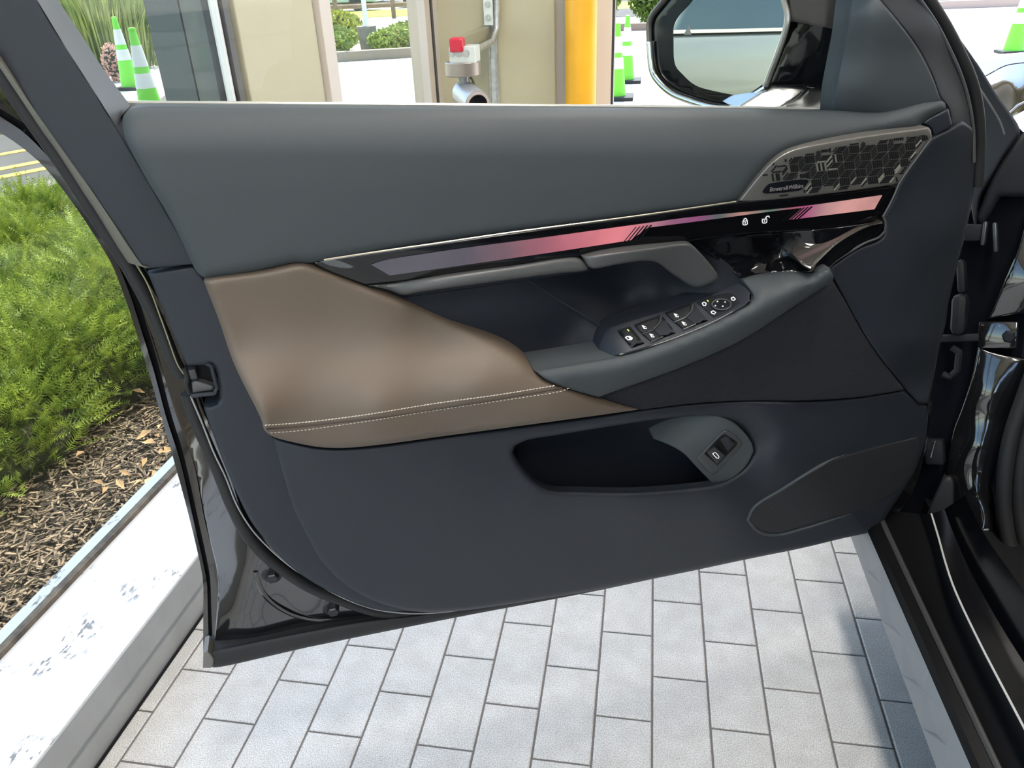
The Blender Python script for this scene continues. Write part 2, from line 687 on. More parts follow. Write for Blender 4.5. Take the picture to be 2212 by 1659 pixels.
JT = 0.0042
tv, tf = tile_geo(A_T - JT, L_T - JT)
tile_me = None
rest = MB()
for k in range(-12, 64):
    xc = X0_T + (k + 0.5) * A_T
    if xc > XR:
        break
    yo = 8.42 * A_T + (0 if k % 2 == 0 else A_T)
    for j in range(-34, 17):
        yc = yo + (j + 0.5) * L_T
        if yc < YB or yc > YF + 0.05:
            continue
        x0, x1 = xc - (A_T - JT) / 2, xc + (A_T - JT) / 2
        if x1 < XL + 0.01:
            continue
        cut = x0 < XL + 0.002
        show = False
        for cx_ in (-1, 0, 1):
            for cy_ in (-1, 0, 1):
                q = proj((xc + cx_ * A_T / 2, yc + cy_ * L_T / 2, 0))
                if q is not None and 150 < q[0] < 2180 and 1120 < q[1] < 1680:
                    show = True
        if not show:
            if cut:
                v, f = tile_geo(x1 - XL - 0.002, L_T - JT)
                rest.add([(p[0] + (x1 + XL + 0.002) / 2, p[1] + yc, p[2]) for p in v], f)
            else:
                rest.add([(p[0] + xc, p[1] + yc, p[2]) for p in tv], tf)
            continue
        if cut:
            v, f = tile_geo(x1 - XL - 0.002, L_T - JT)
            o = mesh('tile', v, f, M_tile, floor)
            o.location = ((x1 + XL + 0.002) / 2, yc, 0)
        elif tile_me is None:
            o = mesh('tile', tv, tf, M_tile, floor)
            tile_me = o.data
            o.location = (xc, yc, 0)
        else:
            o = bpy.data.objects.new('tile', tile_me)
            COL.objects.link(o)
            o.parent = floor
            o.location = (xc, yc, 0)
rest.build('tile_field', M_tile, floor, kind='stuff')

# white sill under the glazing on the left
M_sill = bpy.data.materials.new('worn_white_sill')
M_sill.use_nodes = True
t = M_sill.node_tree
b = t.nodes['Principled BSDF']
tc = t.nodes.new('ShaderNodeTexCoord')
ma = t.nodes.new('ShaderNodeTexNoise'); ma.inputs['Scale'].default_value = 7; ma.inputs['Detail'].default_value = 3
mb_ = t.nodes.new('ShaderNodeTexNoise'); mb_.inputs['Scale'].default_value = 60; mb_.inputs['Detail'].default_value = 6
mpn = t.nodes.new('ShaderNodeMapping'); mpn.inputs['Scale'].default_value = (1.6, 0.8, 1.0)
t.links.new(tc.outputs['Object'], mpn.inputs[0])
t.links.new(tc.outputs['Object'], ma.inputs['Vector']); t.links.new(mpn.outputs[0], mb_.inputs['Vector'])
ra = t.nodes.new('ShaderNodeValToRGB'); ra.color_ramp.elements[0].position = 0.53; ra.color_ramp.elements[1].position = 0.60
rb = t.nodes.new('ShaderNodeValToRGB'); rb.color_ramp.elements[0].position = 0.56; rb.color_ramp.elements[1].position = 0.60
t.links.new(ma.outputs['Fac'], ra.inputs['Fac']); t.links.new(mb_.outputs['Fac'], rb.inputs['Fac'])
mu = t.nodes.new('ShaderNodeMath'); mu.operation = 'MULTIPLY'
t.links.new(ra.outputs[0], mu.inputs[0]); t.links.new(rb.outputs[0], mu.inputs[1])
mc = t.nodes.new('ShaderNodeMix'); mc.data_type = 'RGBA'
mc.inputs[6].default_value = (0.66, 0.67, 0.68, 1); mc.inputs[7].default_value = (0.20, 0.19, 0.18, 1)
t.links.new(mu.outputs[0], mc.inputs[0]); t.links.new(mc.outputs[2], b.inputs['Base Color'])
b.inputs['Roughness'].default_value = 0.3
ZS, XG = 0.139, -1.148
trim = MB().box(((XL + XG - 0.05) / 2, (YB + YF) / 2, 0.105), (XL - XG + 0.05, YF - YB, 0.068), bev=0.003).build(
    'trim_1', M_sill, kind='structure')
M_board = mat('shaded_scuffed_white_board', (0.34, 0.34, 0.325), 0.5, var=(9, 0.9, 1.05))  # scuffed white, darkened in its colour for shade on the sill front
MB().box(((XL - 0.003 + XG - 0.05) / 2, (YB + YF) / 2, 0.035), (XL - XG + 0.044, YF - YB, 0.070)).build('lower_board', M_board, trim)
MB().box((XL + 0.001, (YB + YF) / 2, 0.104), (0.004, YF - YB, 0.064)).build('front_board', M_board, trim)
MB().box((XL + 0.0015, (YB + YF) / 2, 0.002), (0.004, YF - YB, 0.003)).build('joint', M_black, trim)

# left wall: glazing, pier, glazing
M_glass = glass_mat('clear_glazing', (0.84, 0.86, 0.82), 0.12)
M_bronze = mat('dark_bronze_frame', (0.035, 0.03, 0.028), 0.4)
HG = 3.1
w1 = MB().box((XG, (YB + 2.10) / 2, (ZS + HG) / 2), (0.010, 2.10 - YB, HG - ZS)).build(
    'window_1', M_glass, kind='structure')
MB().box((XG, 2.125, (ZS + HG) / 2), (0.06, 0.03, HG - ZS)).build('mullion', M_bronze, w1)
MB().box((XG + 0.01, 2.098, (ZS + HG) / 2), (0.02, 0.012, HG - ZS)).build('gasket', M_white, w1)
MB().box((XG, (YB + 2.1) / 2, ZS + 0.006), (0.016, 2.1 - YB, 0.012)).build('bottom_gasket', mat(
    'weathered_gasket', (0.10, 0.075, 0.05), 0.6, var=(30, 0.5, 1.6)), w1)
MB().box((XG, (YB + 2.1) / 2, HG - 0.02), (0.07, 2.1 - YB, 0.05)).build('head_frame', M_bronze, w1)
MB().box((XG, -0.9, (ZS + HG) / 2), (0.06, 0.05, HG - ZS)).build('mullion', M_bronze, w1)
wl = MB()
wl.box((XG - 0.1, (YB + YF) / 2, (HG + ZC) / 2), (0.2, YF - YB, ZC - HG))
wl.box((XG - 0.085, 2.445, ZC / 2), (0.23, 0.54, ZC), bev=0.004)
wl_o = wl.build('wall_left', M_beige, kind='structure')
MB().box((XG - 0.066, 2.166, ZC / 2), (0.108, 0.016, ZC)).build('cladding_panel', mat('grey_green_cladding', (0.19, 0.195, 0.18), .6), wl_o)
MB().box((XG - 0.166, 2.164, ZC / 2), (0.086, 0.020, ZC)).build('cladding_panel', mat('slate_cladding', (0.11, 0.125, 0.125), .6), wl_o)
MB().box((XG - 0.215, 2.43, ZC / 2), (0.016, 0.55, ZC)).build('cladding_panel', mat('slate_cladding', (0.11, 0.125, 0.125), .6), wl_o)
MB().box((XG - 0.01, 2.775, ZC / 2), (0.12, 0.10, ZC), bev=0.003).build('trim_2', M_pink, kind='structure')
w2 = MB().box((XG, 3.45, (ZS + HG) / 2), (0.010, 1.24, HG - ZS)).build('window_2', glass_mat(
    'warm_glazing', (0.98, 0.97, 0.92), 0.5), kind='structure')
MB().box((XG, 4.12, (ZS + HG) / 2), (0.09, 0.10, HG - ZS), bev=0.004).build('jamb', M_pink, w2)
MB().box((XG + 0.015, 4.19, (ZS + HG) / 2), (0.07, 0.03, HG - ZS)).build('dark_joint', M_bronze, w2)
MB().box((XG + 0.01, 4.24, (ZS + HG) / 2), (0.09, 0.05, HG - ZS)).build('jamb', M_pink, w2)

# front wall with the open drive-through door
wf = MB()
wf.box((-0.99, 4.42, ZC / 2), (0.36, 0.22, ZC))
wf.box((-0.66, 4.395, ZC / 2), (0.34, 0.25, ZC), bev=0.003)
wf.box((2.3, 4.45, 3.4), (5.4, 0.3, 0.4))
wf.box((6.0, 4.45, ZC / 2), (2.0, 0.3, ZC))
wf.build('wall_front', M_beige, kind='structure')
MB().box((-0.465, 4.41, ZC / 2), (0.05, 0.22, ZC)).build('trim_3', mat('grey_jamb', (0.42, 0.40, 0.37), 0.5),
                                                       kind='structure')
MB().box((-0.32, 4.41, ZC / 2), (0.235, 0.20, ZC), bev=0.003).build('trim_4', M_pink, kind='structure')
MB().box((-0.196, 4.38, ZC / 2), (0.012, 0.12, ZC)).build('trim_5', M_bronze, kind='structure')
MB().box((XR + 0.1, (YB + YF) / 2, ZC / 2), (0.2, YF - YB, ZC)).build('wall_right', M_beige, kind='structure')
wb = MB()
wb.box((-0.6, YB - 0.1, ZC / 2), (1.6, 0.2, ZC))
wb.box((6.2, YB - 0.1, ZC / 2), (1.7, 0.2, ZC))
wb.box((2.8, YB - 0.1, 3.45), (5.4, 0.2, 0.3))
wb.build('wall_back', M_beige, kind='structure')
MB().box(((XL + XR) / 2 - 0.1, (YB + YF) / 2, ZC + 0.06), (XR - XL + 0.6, YF - YB + 0.6, 0.12)).build(
    'ceiling', mat('white_ceiling', (0.78, 0.77, 0.74), 0.7), kind='structure')

# ceiling lights: the fixtures that light the drive
M_lamp = mat('lamp_diffuser', (0.9, 0.9, 0.9), 0.5, emit=((1.0, 0.94, 0.86), 33.0))
for i, (x, y) in enumerate([(0.4, -4.2), (0.4, -2.0), (0.35, 0.5), (0.4, 2.8), (3.6, -4.2), (5.4, -3.1), (5.4, -0.6)]):
    r_ = empty('ceiling_light', (x, y, ZC), 'long white ceiling light fixture over the tiled service lane', 'ceiling light',
               'ceiling lights over the lane')
    MB().box((x, y, ZC - 0.03), (0.32, 1.26, 0.06), bev=0.004).build('housing', M_white, r_)
    MB().box((x, y, ZC - 0.064), (0.28, 1.2, 0.012)).build('diffuser', M_lamp, r_)

# ---------------------------------------------------------------- things by the front wall
bol = empty('bollard', (-0.335, 4.12, 0), 'yellow bollard standing by the edge of the open drive door', 'bollard')
MB().lathe((-0.345, 4.14, 0), [(0.078, 0.0), (0.078, 1.28), (0.074, 1.31), (0.055, 1.345), (0.02, 1.36)], 32).build(
    'sleeve', mat('yellow_plastic', (0.86, 0.42, 0.02), 0.38, var=(4, 0.9, 1.05)), bol, True)
MB().lathe((-0.345, 4.14, 0), [(0.095, 0.0), (0.095, 0.012), (0.08, 0.014)], 32).build('base_collar', M_galv, bol)

sc_ = empty('security_camera', tuple(aty(1060, 20, 4.27)),
            'silver bullet security camera hanging from a strut arm with a red end cap', 'security camera')
yw = 4.262
m = MB()
for a, b_ in (((1062, -90), (1068, 240)),):
    p, q = aty(*a, yw), aty(*b_, yw)
    for dx in (-0.018, 0.018):
        m.tube([p + [dx, -0.012, 0], q + [dx, -0.012, 0]], 0.004, 6)
    m.box((p + q) / 2 + [0, -0.003, 0], (0.042, 0.006, np.linalg.norm(q - p)))
m.build('strut_channel', M_galv, sc_)
pl = aty(1055, 25, yw - 0.045)
m = MB().box(pl, (0.046, 0.016, 0.125), bev=0.002)
m.build('mount_plate', mat('zinc_white', (0.72, 0.75, 0.73), 0.35, metal=0.3), sc_)
for dz in (0.032, -0.028):
    MB().lathe(pl + [0, -0.008, dz], [(0.016, 0), (0.016, 0.004), (0.008, 0.004), (0.008, 0.012)], 14,
               np.array([1.0, 0, 0]), np.array([0, 0, 1.0]), np.array([0, -1.0, 0])).build('nut', M_galv, sc_)
a0 = aty(1050, 70, yw - 0.03); a1 = aty(989, 96, yw - 0.62)
dirv = (a1 - a0); La = np.linalg.norm(dirv); dirv /= La
sx = np.cross(dirv, [0, 0, 1.0]); sx /= np.linalg.norm(sx); sz = np.cross(sx, dirv)
Rm = np.stack([sx, dirv, sz], 1)
MB().box((a0 + a1) / 2, (0.046, La, 0.056), Rm, 0.002).build('arm', mat('pale_strut', (0.36, 0.34, 0.24), 0.4, metal=0.4), sc_)
MB().box(a1 + dirv * 0.01, (0.062, 0.06, 0.060), Rm, 0.010).build('red_end_cap', mat('red_plastic', (0.62, 0.02, 0.05), 0.3), sc_)
ym = float(a1[1])
jb = aty(999, 118, ym - 0.01)
MB().box(jb + [0.002, 0.04, 0], (0.118, 0.11, 0.070), bev=0.004).build('junction_box', mat('zinc_box', (0.72, 0.74, 0.72), 0.35,
                                                                                 metal=0.2), sc_)
for px in (976, 991, 1007):
    MB().lathe(aty(px, 116, ym - 0.024), [(0.016, 0), (0.016, 0.003), (0.012, 0.003), (0.012, 0.005)], 14,
            np.array([1.0, 0, 0]), np.array([0, 0, 1.0]), np.array([0, -1.0, 0])).build('knockout', M_galv, sc_, True)
md = aty(1000, 150, ym + 0.03)
M_cam = mat('camera_silver', (0.42, 0.42, 0.45), 0.35, metal=0.5)
MB().lathe(md + [0, 0, -0.026], [(0.076, 0), (0.080, 0.004), (0.080, 0.056), (0.076, 0.060)], 28).build(
    'mount_disc', mat('taupe_metal', (0.36, 0.31, 0.28), 0.35, metal=0.6), sc_, True)
nk0, nk1 = md + [0, 0, -0.03], aty(1005, 190, ym + 0.03)
MB().tube([nk0, nk1], [0.028, 0.022], 16).build('neck', M_cam, sc_, True)
c0 = aty(1002, 200, ym + 0.06); c1 = aty(1032, 226, ym - 0.12)
cdv = (c1 - c0) / np.linalg.norm(c1 - c0)
MB().tube([c0 - cdv * .02, c0, c1 - cdv * .012, c1], [0.038, 0.056, 0.060, 0.058], 24).build('body', M_cam, sc_, True)
MB().tube([c1, c1 + cdv * .004], [0.055, 0.055], 24).build('lens_rim', mat('lens_ring', (0.55, 0.45, 0.42), 0.4), sc_, True)
MB().tube([c1 + cdv * .004, c1 + cdv * .008], [0.044, 0.042], 24).build('lens', M_gloss, sc_, True)
cp = [aty(*p, yw - q) for p, q in (((1072, -90), .02), ((1074, 0), .02), ((1073, 60), .03), ((1062, 90), .10), ((1035, 104), .35),
                                   ((1016, 112), .55))]
MB().tube(cp, 0.015, 10).build('conduit', M_galv, sc_, True)
wr = [aty(*p, ym + .03) for p in ((1016, 166), (1022, 175), (1026, 186), (1036, 198), (1044, 212))]
MB().tube(wr, 0.006, 8).build('cable', mat('olive_cable', (0.18, 0.17, 0.06), 0.5), sc_, True)

# ================================================================ outside
M_conc = mat('bright_concrete', (0.55, 0.53, 0.47), 0.8, var=(0.6, 0.94, 1.04))
ground = MB().box((0, 20, -0.055), (240, 200, 0.05)).build('ground', M_conc, kind='structure')
M_asph = mat('asphalt', (0.075, 0.07, 0.062), 0.9, var=(2, 0.8, 1.15), bump=(150, 0.4, 0.003))
M_asph2 = mat('worn_pavement', (0.16, 0.15, 0.12), 0.9, var=(1.5, 0.85, 1.1), bump=(150, 0.3, 0.003))
kd = np.array([0.457, 0.889, 0])                       # direction of the kerb beyond the bed
kn = np.array([-kd[1], kd[0], 0])
k0 = np.array([-3.35, 3.80, 0.0])


def strip(name, a, b_, s0, s1, z0, z1, mt, **kw):
    """a slab along the kerb direction between offsets a and b from the kerb"""
    q = [k0 + kd * s0 + kn * a, k0 + kd * s1 + kn * a, k0 + kd * s1 + kn * b_, k0 + kd * s0 + kn * b_]
    q = [np.array([p[0], p[1], z0]) for p in q]
    return MB().prism(q, (0, 0, z1 - z0)).build(name, mt, **kw)


strip('pavement', 0.10, 1.55, -7, 2.0, -0.03, -0.012, M_asph2, kind='structure')
road = strip('road', 1.55, 6.2, -7, 2.0, -0.03, -0.014, M_asph, kind='structure')
M_yel = mat('yellow_road_paint', (0.62, 0.40, 0.05), 0.7, var=(6, 0.85, 1.1))
for off in (1.95, 2.28, 2.95):
    strip('lane_line', off, off + 0.12, -7, 2.0, -0.0139, -0.010, M_yel, parent=road)
m = MB()
for off in (0.45, 0.62, 0.82, 1.02, 1.30):
    q = [k0 + kd * s + kn * (off + 0.03 * math.sin(s * 2.1 + off * 9)) for s in np.linspace(-6, 2, 26)]
    for p, r_ in zip(q, q[1:]):
        m.prism([[*(p + kn * 0)[:2], -0.0125], [*r_[:2], -0.0125], [*(r_ + kn * .02)[:2], -0.0125], [*(p + kn * .02)[:2], -0.0125]],
                (0, 0, 0.002))
m.build('tar_seam', mat('tar', (0.045, 0.04, 0.035), 0.7), bpy.data.objects['pavement'], kind='stuff')
strip('kerb', -0.06, 0.10, -7, 2.2, -0.03, 0.11, mat('white_kerb', (0.72, 0.70, 0.62), 0.8), label=
      'white concrete kerb between the yew bed and the road', cat='kerb')

# planting bed beside the window: soil, wood chips, yew shrubs
bed = MB().prism([(-1.2, -3, -0.03), (-1.2, 6.2, -0.03), (-2.2, 6.2, -0.03), (-6.2, -1.6, -0.03), (-6.2, -3, -0.03)], (0, 0, 0.025)).build(
    'planting_bed', mat('dark_mulch_soil', (0.055, 0.042, 0.030), 0.95, var=(25, 0.5, 1.5), bump=(60, 0.8, 0.01)),
    label='dark soil bed between window sill and white kerb', cat='planting bed')
ch = MB()
for i in range(7500):
    x = -1.2 - abs(RNG.normal(0, 0.42)); y = RNG.uniform(0.3, 2.1)
    a = RNG.uniform(0, math.pi); p_ = RNG.normal(0, 0.25); L = RNG.uniform(0.008, 0.042)
    Rz = np.array([[math.cos(a), -math.sin(a), 0], [math.sin(a), math.cos(a), 0], [0, 0, 1]])
    Rx = np.array([[math.cos(p_), 0, math.sin(p_)], [0, 1, 0], [-math.sin(p_), 0, math.cos(p_)]])
    ch.box((x, y, RNG.uniform(0.0, 0.022)), (L, RNG.uniform(.002, .007), RNG.uniform(.0015, .004)), Rz @ Rx)
ch.build('wood_chips', mat('bark_mulch', (0.13, 0.095, 0.065), 0.9, var=(45, 0.35, 2.2)), label=
         'brown bark mulch scattered over the soil by the sill', cat='mulch', kind='stuff')
lv = MB()
for i in range(70):
    x = -1.22 - abs(RNG.normal(0, 0.16)); y = RNG.uniform(1.5, 2.3)
    a = RNG.uniform(0, 6.28); s_ = RNG.uniform(.012, .028)
    u_ = np.array([math.cos(a), math.sin(a), RNG.normal(0, .4)]) * s_; v_ = np.array([-math.sin(a), math.cos(a), RNG.normal(0, .4)]) * s_ * .5
    c_ = np.array([x, y, RNG.uniform(.025, .06)])
    lv.add([c_ - u_, c_ - v_ + [0, 0, .006], c_ + u_, c_ + v_ + [0, 0, .006]], [(0, 1, 2), (0, 2, 3)])
lv.build('fallen_leaves', mat('dry_leaf', (0.42, 0.26, 0.13), 0.7, var=(20, 0.6, 1.4)), label='dry tan leaves lying on the mulch near the sill',
         cat='leaves', kind='stuff')


def sprigs(n, R, H, K=9, ln=(0.07, 0.13), nl=0.024, seed=1, up=0.7, wid=0.0032):
    g = np.random.default_rng(seed)
    th = g.uniform(0, 2 * np.pi, n)
    rr = np.sqrt(g.uniform(0, 1, n))
    lump = 1 + 0.18 * np.sin(th * 3 + seed) + 0.12 * np.sin(th * 5 + 2 * seed)
    x = R * rr * np.cos(th) * lump; y = R * rr * np.sin(th) * lump
    z = H * np.sqrt(np.clip(1 - rr ** 2, 0.02, 1)) * g.uniform(0.55, 1.0, n)
    base = np.stack([x, y, z], 1)
    d = np.stack([x / R * 1.0 + g.normal(0, .45, n), y / R * 1.0 + g.normal(0, .45, n), up + g.normal(0, .3, n)], 1)
    d /= np.linalg.norm(d, axis=1)[:, None]
    s = np.cross(d, g.normal(0, 1, (n, 3))); s /= np.linalg.norm(s, axis=1)[:, None]
    L = g.uniform(ln[0], ln[1], n)
    vs, fs = [], []
    c = 0
    tk = np.linspace(0.1, 1.0, K)
    V_, F_ = [], []
    for sg in (1, -1):
        for k in tk:
            b_ = base + d * (L * k)[:, None]
            tip = b_ + (s * sg * (1.05 - 0.5 * k) + d * 0.55) * (nl * (1.15 - 0.45 * k)) + g.normal(0, .002, (n, 3))
            wv = d * wid
            V_.append(np.stack([b_ - wv, b_ + wv, tip + wv * .25], 1).reshape(-1, 3))
    for wv in (s * 0.0012,):
        e = base + d * L[:, None]
        V_.append(np.stack([base - wv, base + wv, e], 1).reshape(-1, 3))
    Vv = np.concatenate(V_)
    Ff = np.arange(len(Vv)).reshape(-1, 3)
    return Vv, Ff


M_yew = leaf_mat('yew_needles', (0.085, 0.145, 0.018), (0.44, 0.52, 0.085), 0.3, 9)
M_core = mat('shrub_shade_core', (0.020, 0.028, 0.010), 0.95)
yews = []
for sdn in range(3):
    v, f = sprigs(1500, 0.42, 0.30, seed=sdn + 3)
    me = bpy.data.meshes.new('yew_foliage')
    me.from_pydata(v.tolist(), [], f.tolist())
    me.materials.append(M_yew)
    core = MB().lathe((0, 0, 0), [(0.36, 0), (0.36, .05), (0.30, .13), (0.2, .19), (0.08, .21)], 14)
    mc_ = bpy.data.meshes.new('yew_core'); mc_.from_pydata(core.v, [], core.f); mc_.materials.append(mat(
        'yew_twigs', (0.05, 0.055, 0.02), 0.95, var=(40, .5, 1.5)))
    yews.append((me, mc_))
spots = [(-2.0, 2.06), (-2.0, 1.66), (-2.34, 1.40), (-2.02, 2.66), (-2.05, 2.25), (-2.45, 1.95), (-2.85, 1.65), (-2.55, 2.55),
         (-2.05, 2.95), (-2.95, 2.35), (-3.3, 2.0), (-2.55, 3.2), (-3.0, 3.0), (-3.4, 2.75), (-2.2, 3.75), (-2.75, 3.85), (-3.15, 3.45),
         (-1.75, 3.4), (-3.65, 3.1), (-2.6, 1.15), (-3.0, .95)]
for i, (x, y) in enumerate(spots):
    a = RNG.uniform(0, 6.28); s_ = RNG.uniform(0.85, 1.1)
    r_ = bpy.data.objects.new('yew_shrub', None)
    r_.empty_display_size = 0.05
    COL.objects.link(r_)
    r_.location = (x, y, -0.005); r_.rotation_euler = (0, 0, a); r_.scale = (s_, s_, s_ * RNG.uniform(.85, 1.1))
    off_ = float((np.array([x, y, 0]) - k0) @ kn)
    if i in (0, 1, 2, 19, 20):
        tag(r_, 'low spreading yew shrub growing at the edge of the bark mulch', 'shrub', 'yew shrubs along the mulch')
    elif off_ > -0.75:
        tag(r_, 'low spreading yew shrub growing up against the white kerb', 'shrub', 'yew shrubs along the white kerb')
    else:
        tag(r_, 'low spreading yew shrub in the middle of the bed, clear of mulch and kerb', 'shrub', 'yew shrubs in mid bed')
    for me, nm in zip(yews[i % 3], ('foliage', 'twigs')):
        o = bpy.data.objects.new(nm, me); COL.objects.link(o); o.parent = r_


def leaves(n, rad, size, seed, hollow=0.55, flat=0.0):
    g = np.random.default_rng(seed)
    d = g.normal(0, 1, (n, 3)); d /= np.linalg.norm(d, axis=1)[:, None]
    q = d * (g.uniform(hollow, 1, n) ** 0.5)[:, None] * np.asarray(rad)
    u = g.normal(0, 1, (n, 3)); u[:, 2] *= (1 - flat); u /= np.linalg.norm(u, axis=1)[:, None]
    v = np.cross(u, g.normal(0, 1, (n, 3))); v /= np.linalg.norm(v, axis=1)[:, None]
    s = (g.uniform(.6, 1.3, n) * size)[:, None]
    P_ = np.stack([q - u * s, q - v * s * .5, q + u * s, q + v * s * .5], 1).reshape(-1, 3)
    F_ = np.arange(len(P_)).reshape(-1, 4)
    return P_, F_


def shrub(name, loc, rad, n, size, m1, seed, label, cat='shrub', group=None):
    r_ = empty(name, loc, label, cat, group)
    v, f = leaves(n, rad, size, seed)
    v = v + np.array([0, 0, rad[2] * .85])
    mesh('foliage', v + np.array(loc), f, m1, r_)
    prof = [(min(rad[:2]) * .75 * math.sin(a), rad[2] * .85 - rad[2] * .75 * math.cos(a)) for a in np.linspace(.1, 3.0, 8)]
    c = MB().lathe(loc, prof, 12)
    c.build('branches', mat('shrub_branches', (0.035, 0.04, 0.02), .95), r_, True)
    return r_


M_hedge = leaf_mat('juniper_green', (0.14, 0.22, 0.04), (0.34, 0.44, 0.09), 0.25, 2.0)
M_lime = leaf_mat('lime_foliage', (0.20, 0.26, 0.03), (0.45, 0.48, 0.08), 0.3, 2.0)
M_purple = leaf_mat('smoke_bush_purple', (0.10, 0.05, 0.07), (0.42, 0.27, 0.27), 0.25, 1.5)
M_rose = leaf_mat('pink_blossom', (0.50, 0.25, 0.22), (0.75, 0.50, 0.42), 0.3, 3)
M_grassy = leaf_mat('tall_grass_green', (0.12, 0.17, 0.04), (0.30, 0.33, 0.10), 0.3, 2)
M_tree = leaf_mat('tree_green', (0.035, 0.07, 0.012), (0.13, 0.20, 0.04), 0.25, 0.8)

# island bed beyond the drive: kerb, junipers, lamp-post
MB().box((-4.78, 14.05, 0.03), (6.4, 0.22, 0.20), np.array([[.916, -.402, 0], [.402, .916, 0], [0, 0, 1]]), 0.02).build(
    'kerb', mat('grey_kerb', (0.26, 0.225, 0.18), 0.85), label='grey kerb in front of the juniper bed beyond the drive', cat='kerb')
for i, (x, y, sx_, sz_, lb) in enumerate([
        (-6.9, 14.5, .7, .20, 'spreading juniper at the foot of the smoke bush'), (-6.1, 15.0, .6, .22, 'spreading juniper between the smoke bush and the lamp base'),
        (-4.75, 15.3, .55, .22, 'spreading juniper crowding the concrete lamp base'), (-4.0, 15.7, .6, .25, 'spreading juniper behind the grey kerb'),
        (-3.3, 16.1, .7, .28, 'bushy juniper at the end of the bed by the window jamb'), (-6.3, 15.9, .6, .24, 'pale green juniper behind the lamp base'),
        (-4.6, 16.3, .7, .26, 'juniper growing in the second row behind the lamp base')]):
    shrub('juniper_shrub', (x, y, 0.0), (sx_, .5, sz_), 1800, 0.05, M_hedge, 20 + i, lb, group='junipers beyond the drive')
shrub('smoke_bush', (-7.45, 16.6, 0), (.42, .42, .42), 2200, .045, M_purple, 41, 'round purple and pink smoke bush beside the junipers')
shrub('lime_shrub', (-7.0, 18.0, 0), (.7, .5, .35), 1800, .06, M_lime, 42, 'lime green shrub behind the junipers, left of the lamp base')
lp = empty('lamp_post', (-5.42, 15.65, 0), 'white lamp post on a tapered round concrete base', 'lamp post')
MB().lathe((-5.42, 15.65, 0), [(0.15, 0), (0.16, .1), (0.185, .36), (0.185, .42), (0.05, .423)], 24).build(
    'concrete_base', mat('weathered_concrete', (0.30, 0.27, 0.22), .9, var=(5, .8, 1.15)), lp, True)
MB().lathe((-5.42, 15.65, 0.42), [(0.09, 0), (0.09, .02), (.055, .03), (.05, .09), (.042, .10)], 20).build('base_plate', M_white, lp, True)
MB().lathe((-5.42, 15.65, 0.50), [(0.045, 0), (0.035, 6.0)], 16).build('pole', M_white, lp, True)
MB().box((-5.42, 15.25, 6.45), (.3, .7, .12), bev=.02).build('lamp_head', M_white, lp)

# fence, verge, road and parked cars further out
M_wood = mat('brown_rail', (0.20, 0.145, 0.085), .85, var=(8, .8, 1.2))
fence = empty('rail_fence', (-9.0, 28.0, 0), 'brown rail fence along the verge beyond the lamp post', 'fence')
fa, fb = np.array([-16.0, 26.0, 0]), np.array([-3.0, 28.9, 0])
for i in range(8):
    p = fa + (fb - fa) * i / 7
    MB().box(p + [0, 0, .5], (.12, .12, 1.0)).build('post', M_wood, fence)
for z in (.42, .92):
    MB().tube([fa + [0, 0, z], fb + [0, 0, z]], .075, 6).build('rail', M_wood, fence)
M_verge = mat('sunlit_grass', (0.30, 0.34, 0.05), .9, var=(1, .8, 1.15))
MB().box((-10, 33, -.025), (40, 6.5, .02)).build('grass_verge', M_verge, kind='structure')


def far_car(x, y, rz, mt, label, group='cars parked beyond the verge'):
    r_ = empty('parked_car', (x, y, 0), label, 'car', group)
    c, s = math.cos(rz), math.sin(rz)
    R = np.array([[c, -s, 0], [s, c, 0], [0, 0, 1]])

    def bb(name, cc, sz, m_, bev=0.0, top=None):
        mb = MB().box((0, 0, 0), sz, None, bev)
        vv = []
        for v in mb.v:
            v = np.array(v)
            if top and v[2] > 0:
                v[0] *= top[0]; v[1] *= top[1]
            vv.append(R @ (v + np.array(cc)) + np.array([x, y, 0]))
        mb.v = vv
        mb.build(name, m_, r_, bev > 0)
    bb('body', (0, 0, .62), (4.5, 1.8, .62), mt, .12)
    bb('cabin', (-.25, 0, 1.18), (2.7, 1.6, .56), mat('car_glass', (.10, .14, .15), .1), .06, (.72, .82))
    bb('belt_chrome', (-.25, 0, .945), (3.0, 1.72, .03), M_chrome)
    bb('roof', (-.25, 0, 1.47), (1.75, 1.25, .06), mt, .02)
    for dx in (-1.4, 1.4):
        for dy in (-.86, .86):
            cen = R @ np.array([dx, dy, .33]) + np.array([x, y, 0])
            MB().lathe(cen, [(.33, -.1), (.33, .1)], 16, np.array([c, s, 0]), np.array([0, 0, 1.0]), R @ np.array([0, 1.0, 0])).build(
                'wheel', M_rubber, r_)


far_car(-7.5, -0.8, math.atan2(.889, .457), mat('cream_car_paint', (.62, .60, .50), .25, coat=.4), 'cream car parked on the road beside the yew bed', None)
M_cw = mat('white_car_paint', (.78, .78, .76), .2, coat=.6)
far_car(-16.6, 41.6, .2, mat('dark_green_paint', (.03, .06, .05), .2), 'dark car parked beside two white cars past the fence', None)
far_car(-14.2, 36.6, .1, mat('pale_blue_paint', (.50, .62, .66), .2), 'pale blue car seen behind the white lamp pole', None)
far_car(-9.6, 39.0, .05, M_cw, 'white car parked beyond the rail fence', 'white cars past the fence')
far_car(-5.2, 38.0, 0, M_cw, 'white car parked beyond the rail fence', 'white cars past the fence')
for i, (x, y, rx, rz_) in enumerate([(-18.5, 50, 4, 3), (-9.5, 51, 4.2, 3.2), (-.5, 52, 4.2, 3), (-28, 45, 4.4, 3.4)]):
    shrub('roadside_tree', (x, y, 0), (rx, 3, rz_), 3500, .35, M_tree, 60 + i, 'dense green tree behind the parked cars', 'tree',
          'trees behind the parked cars')

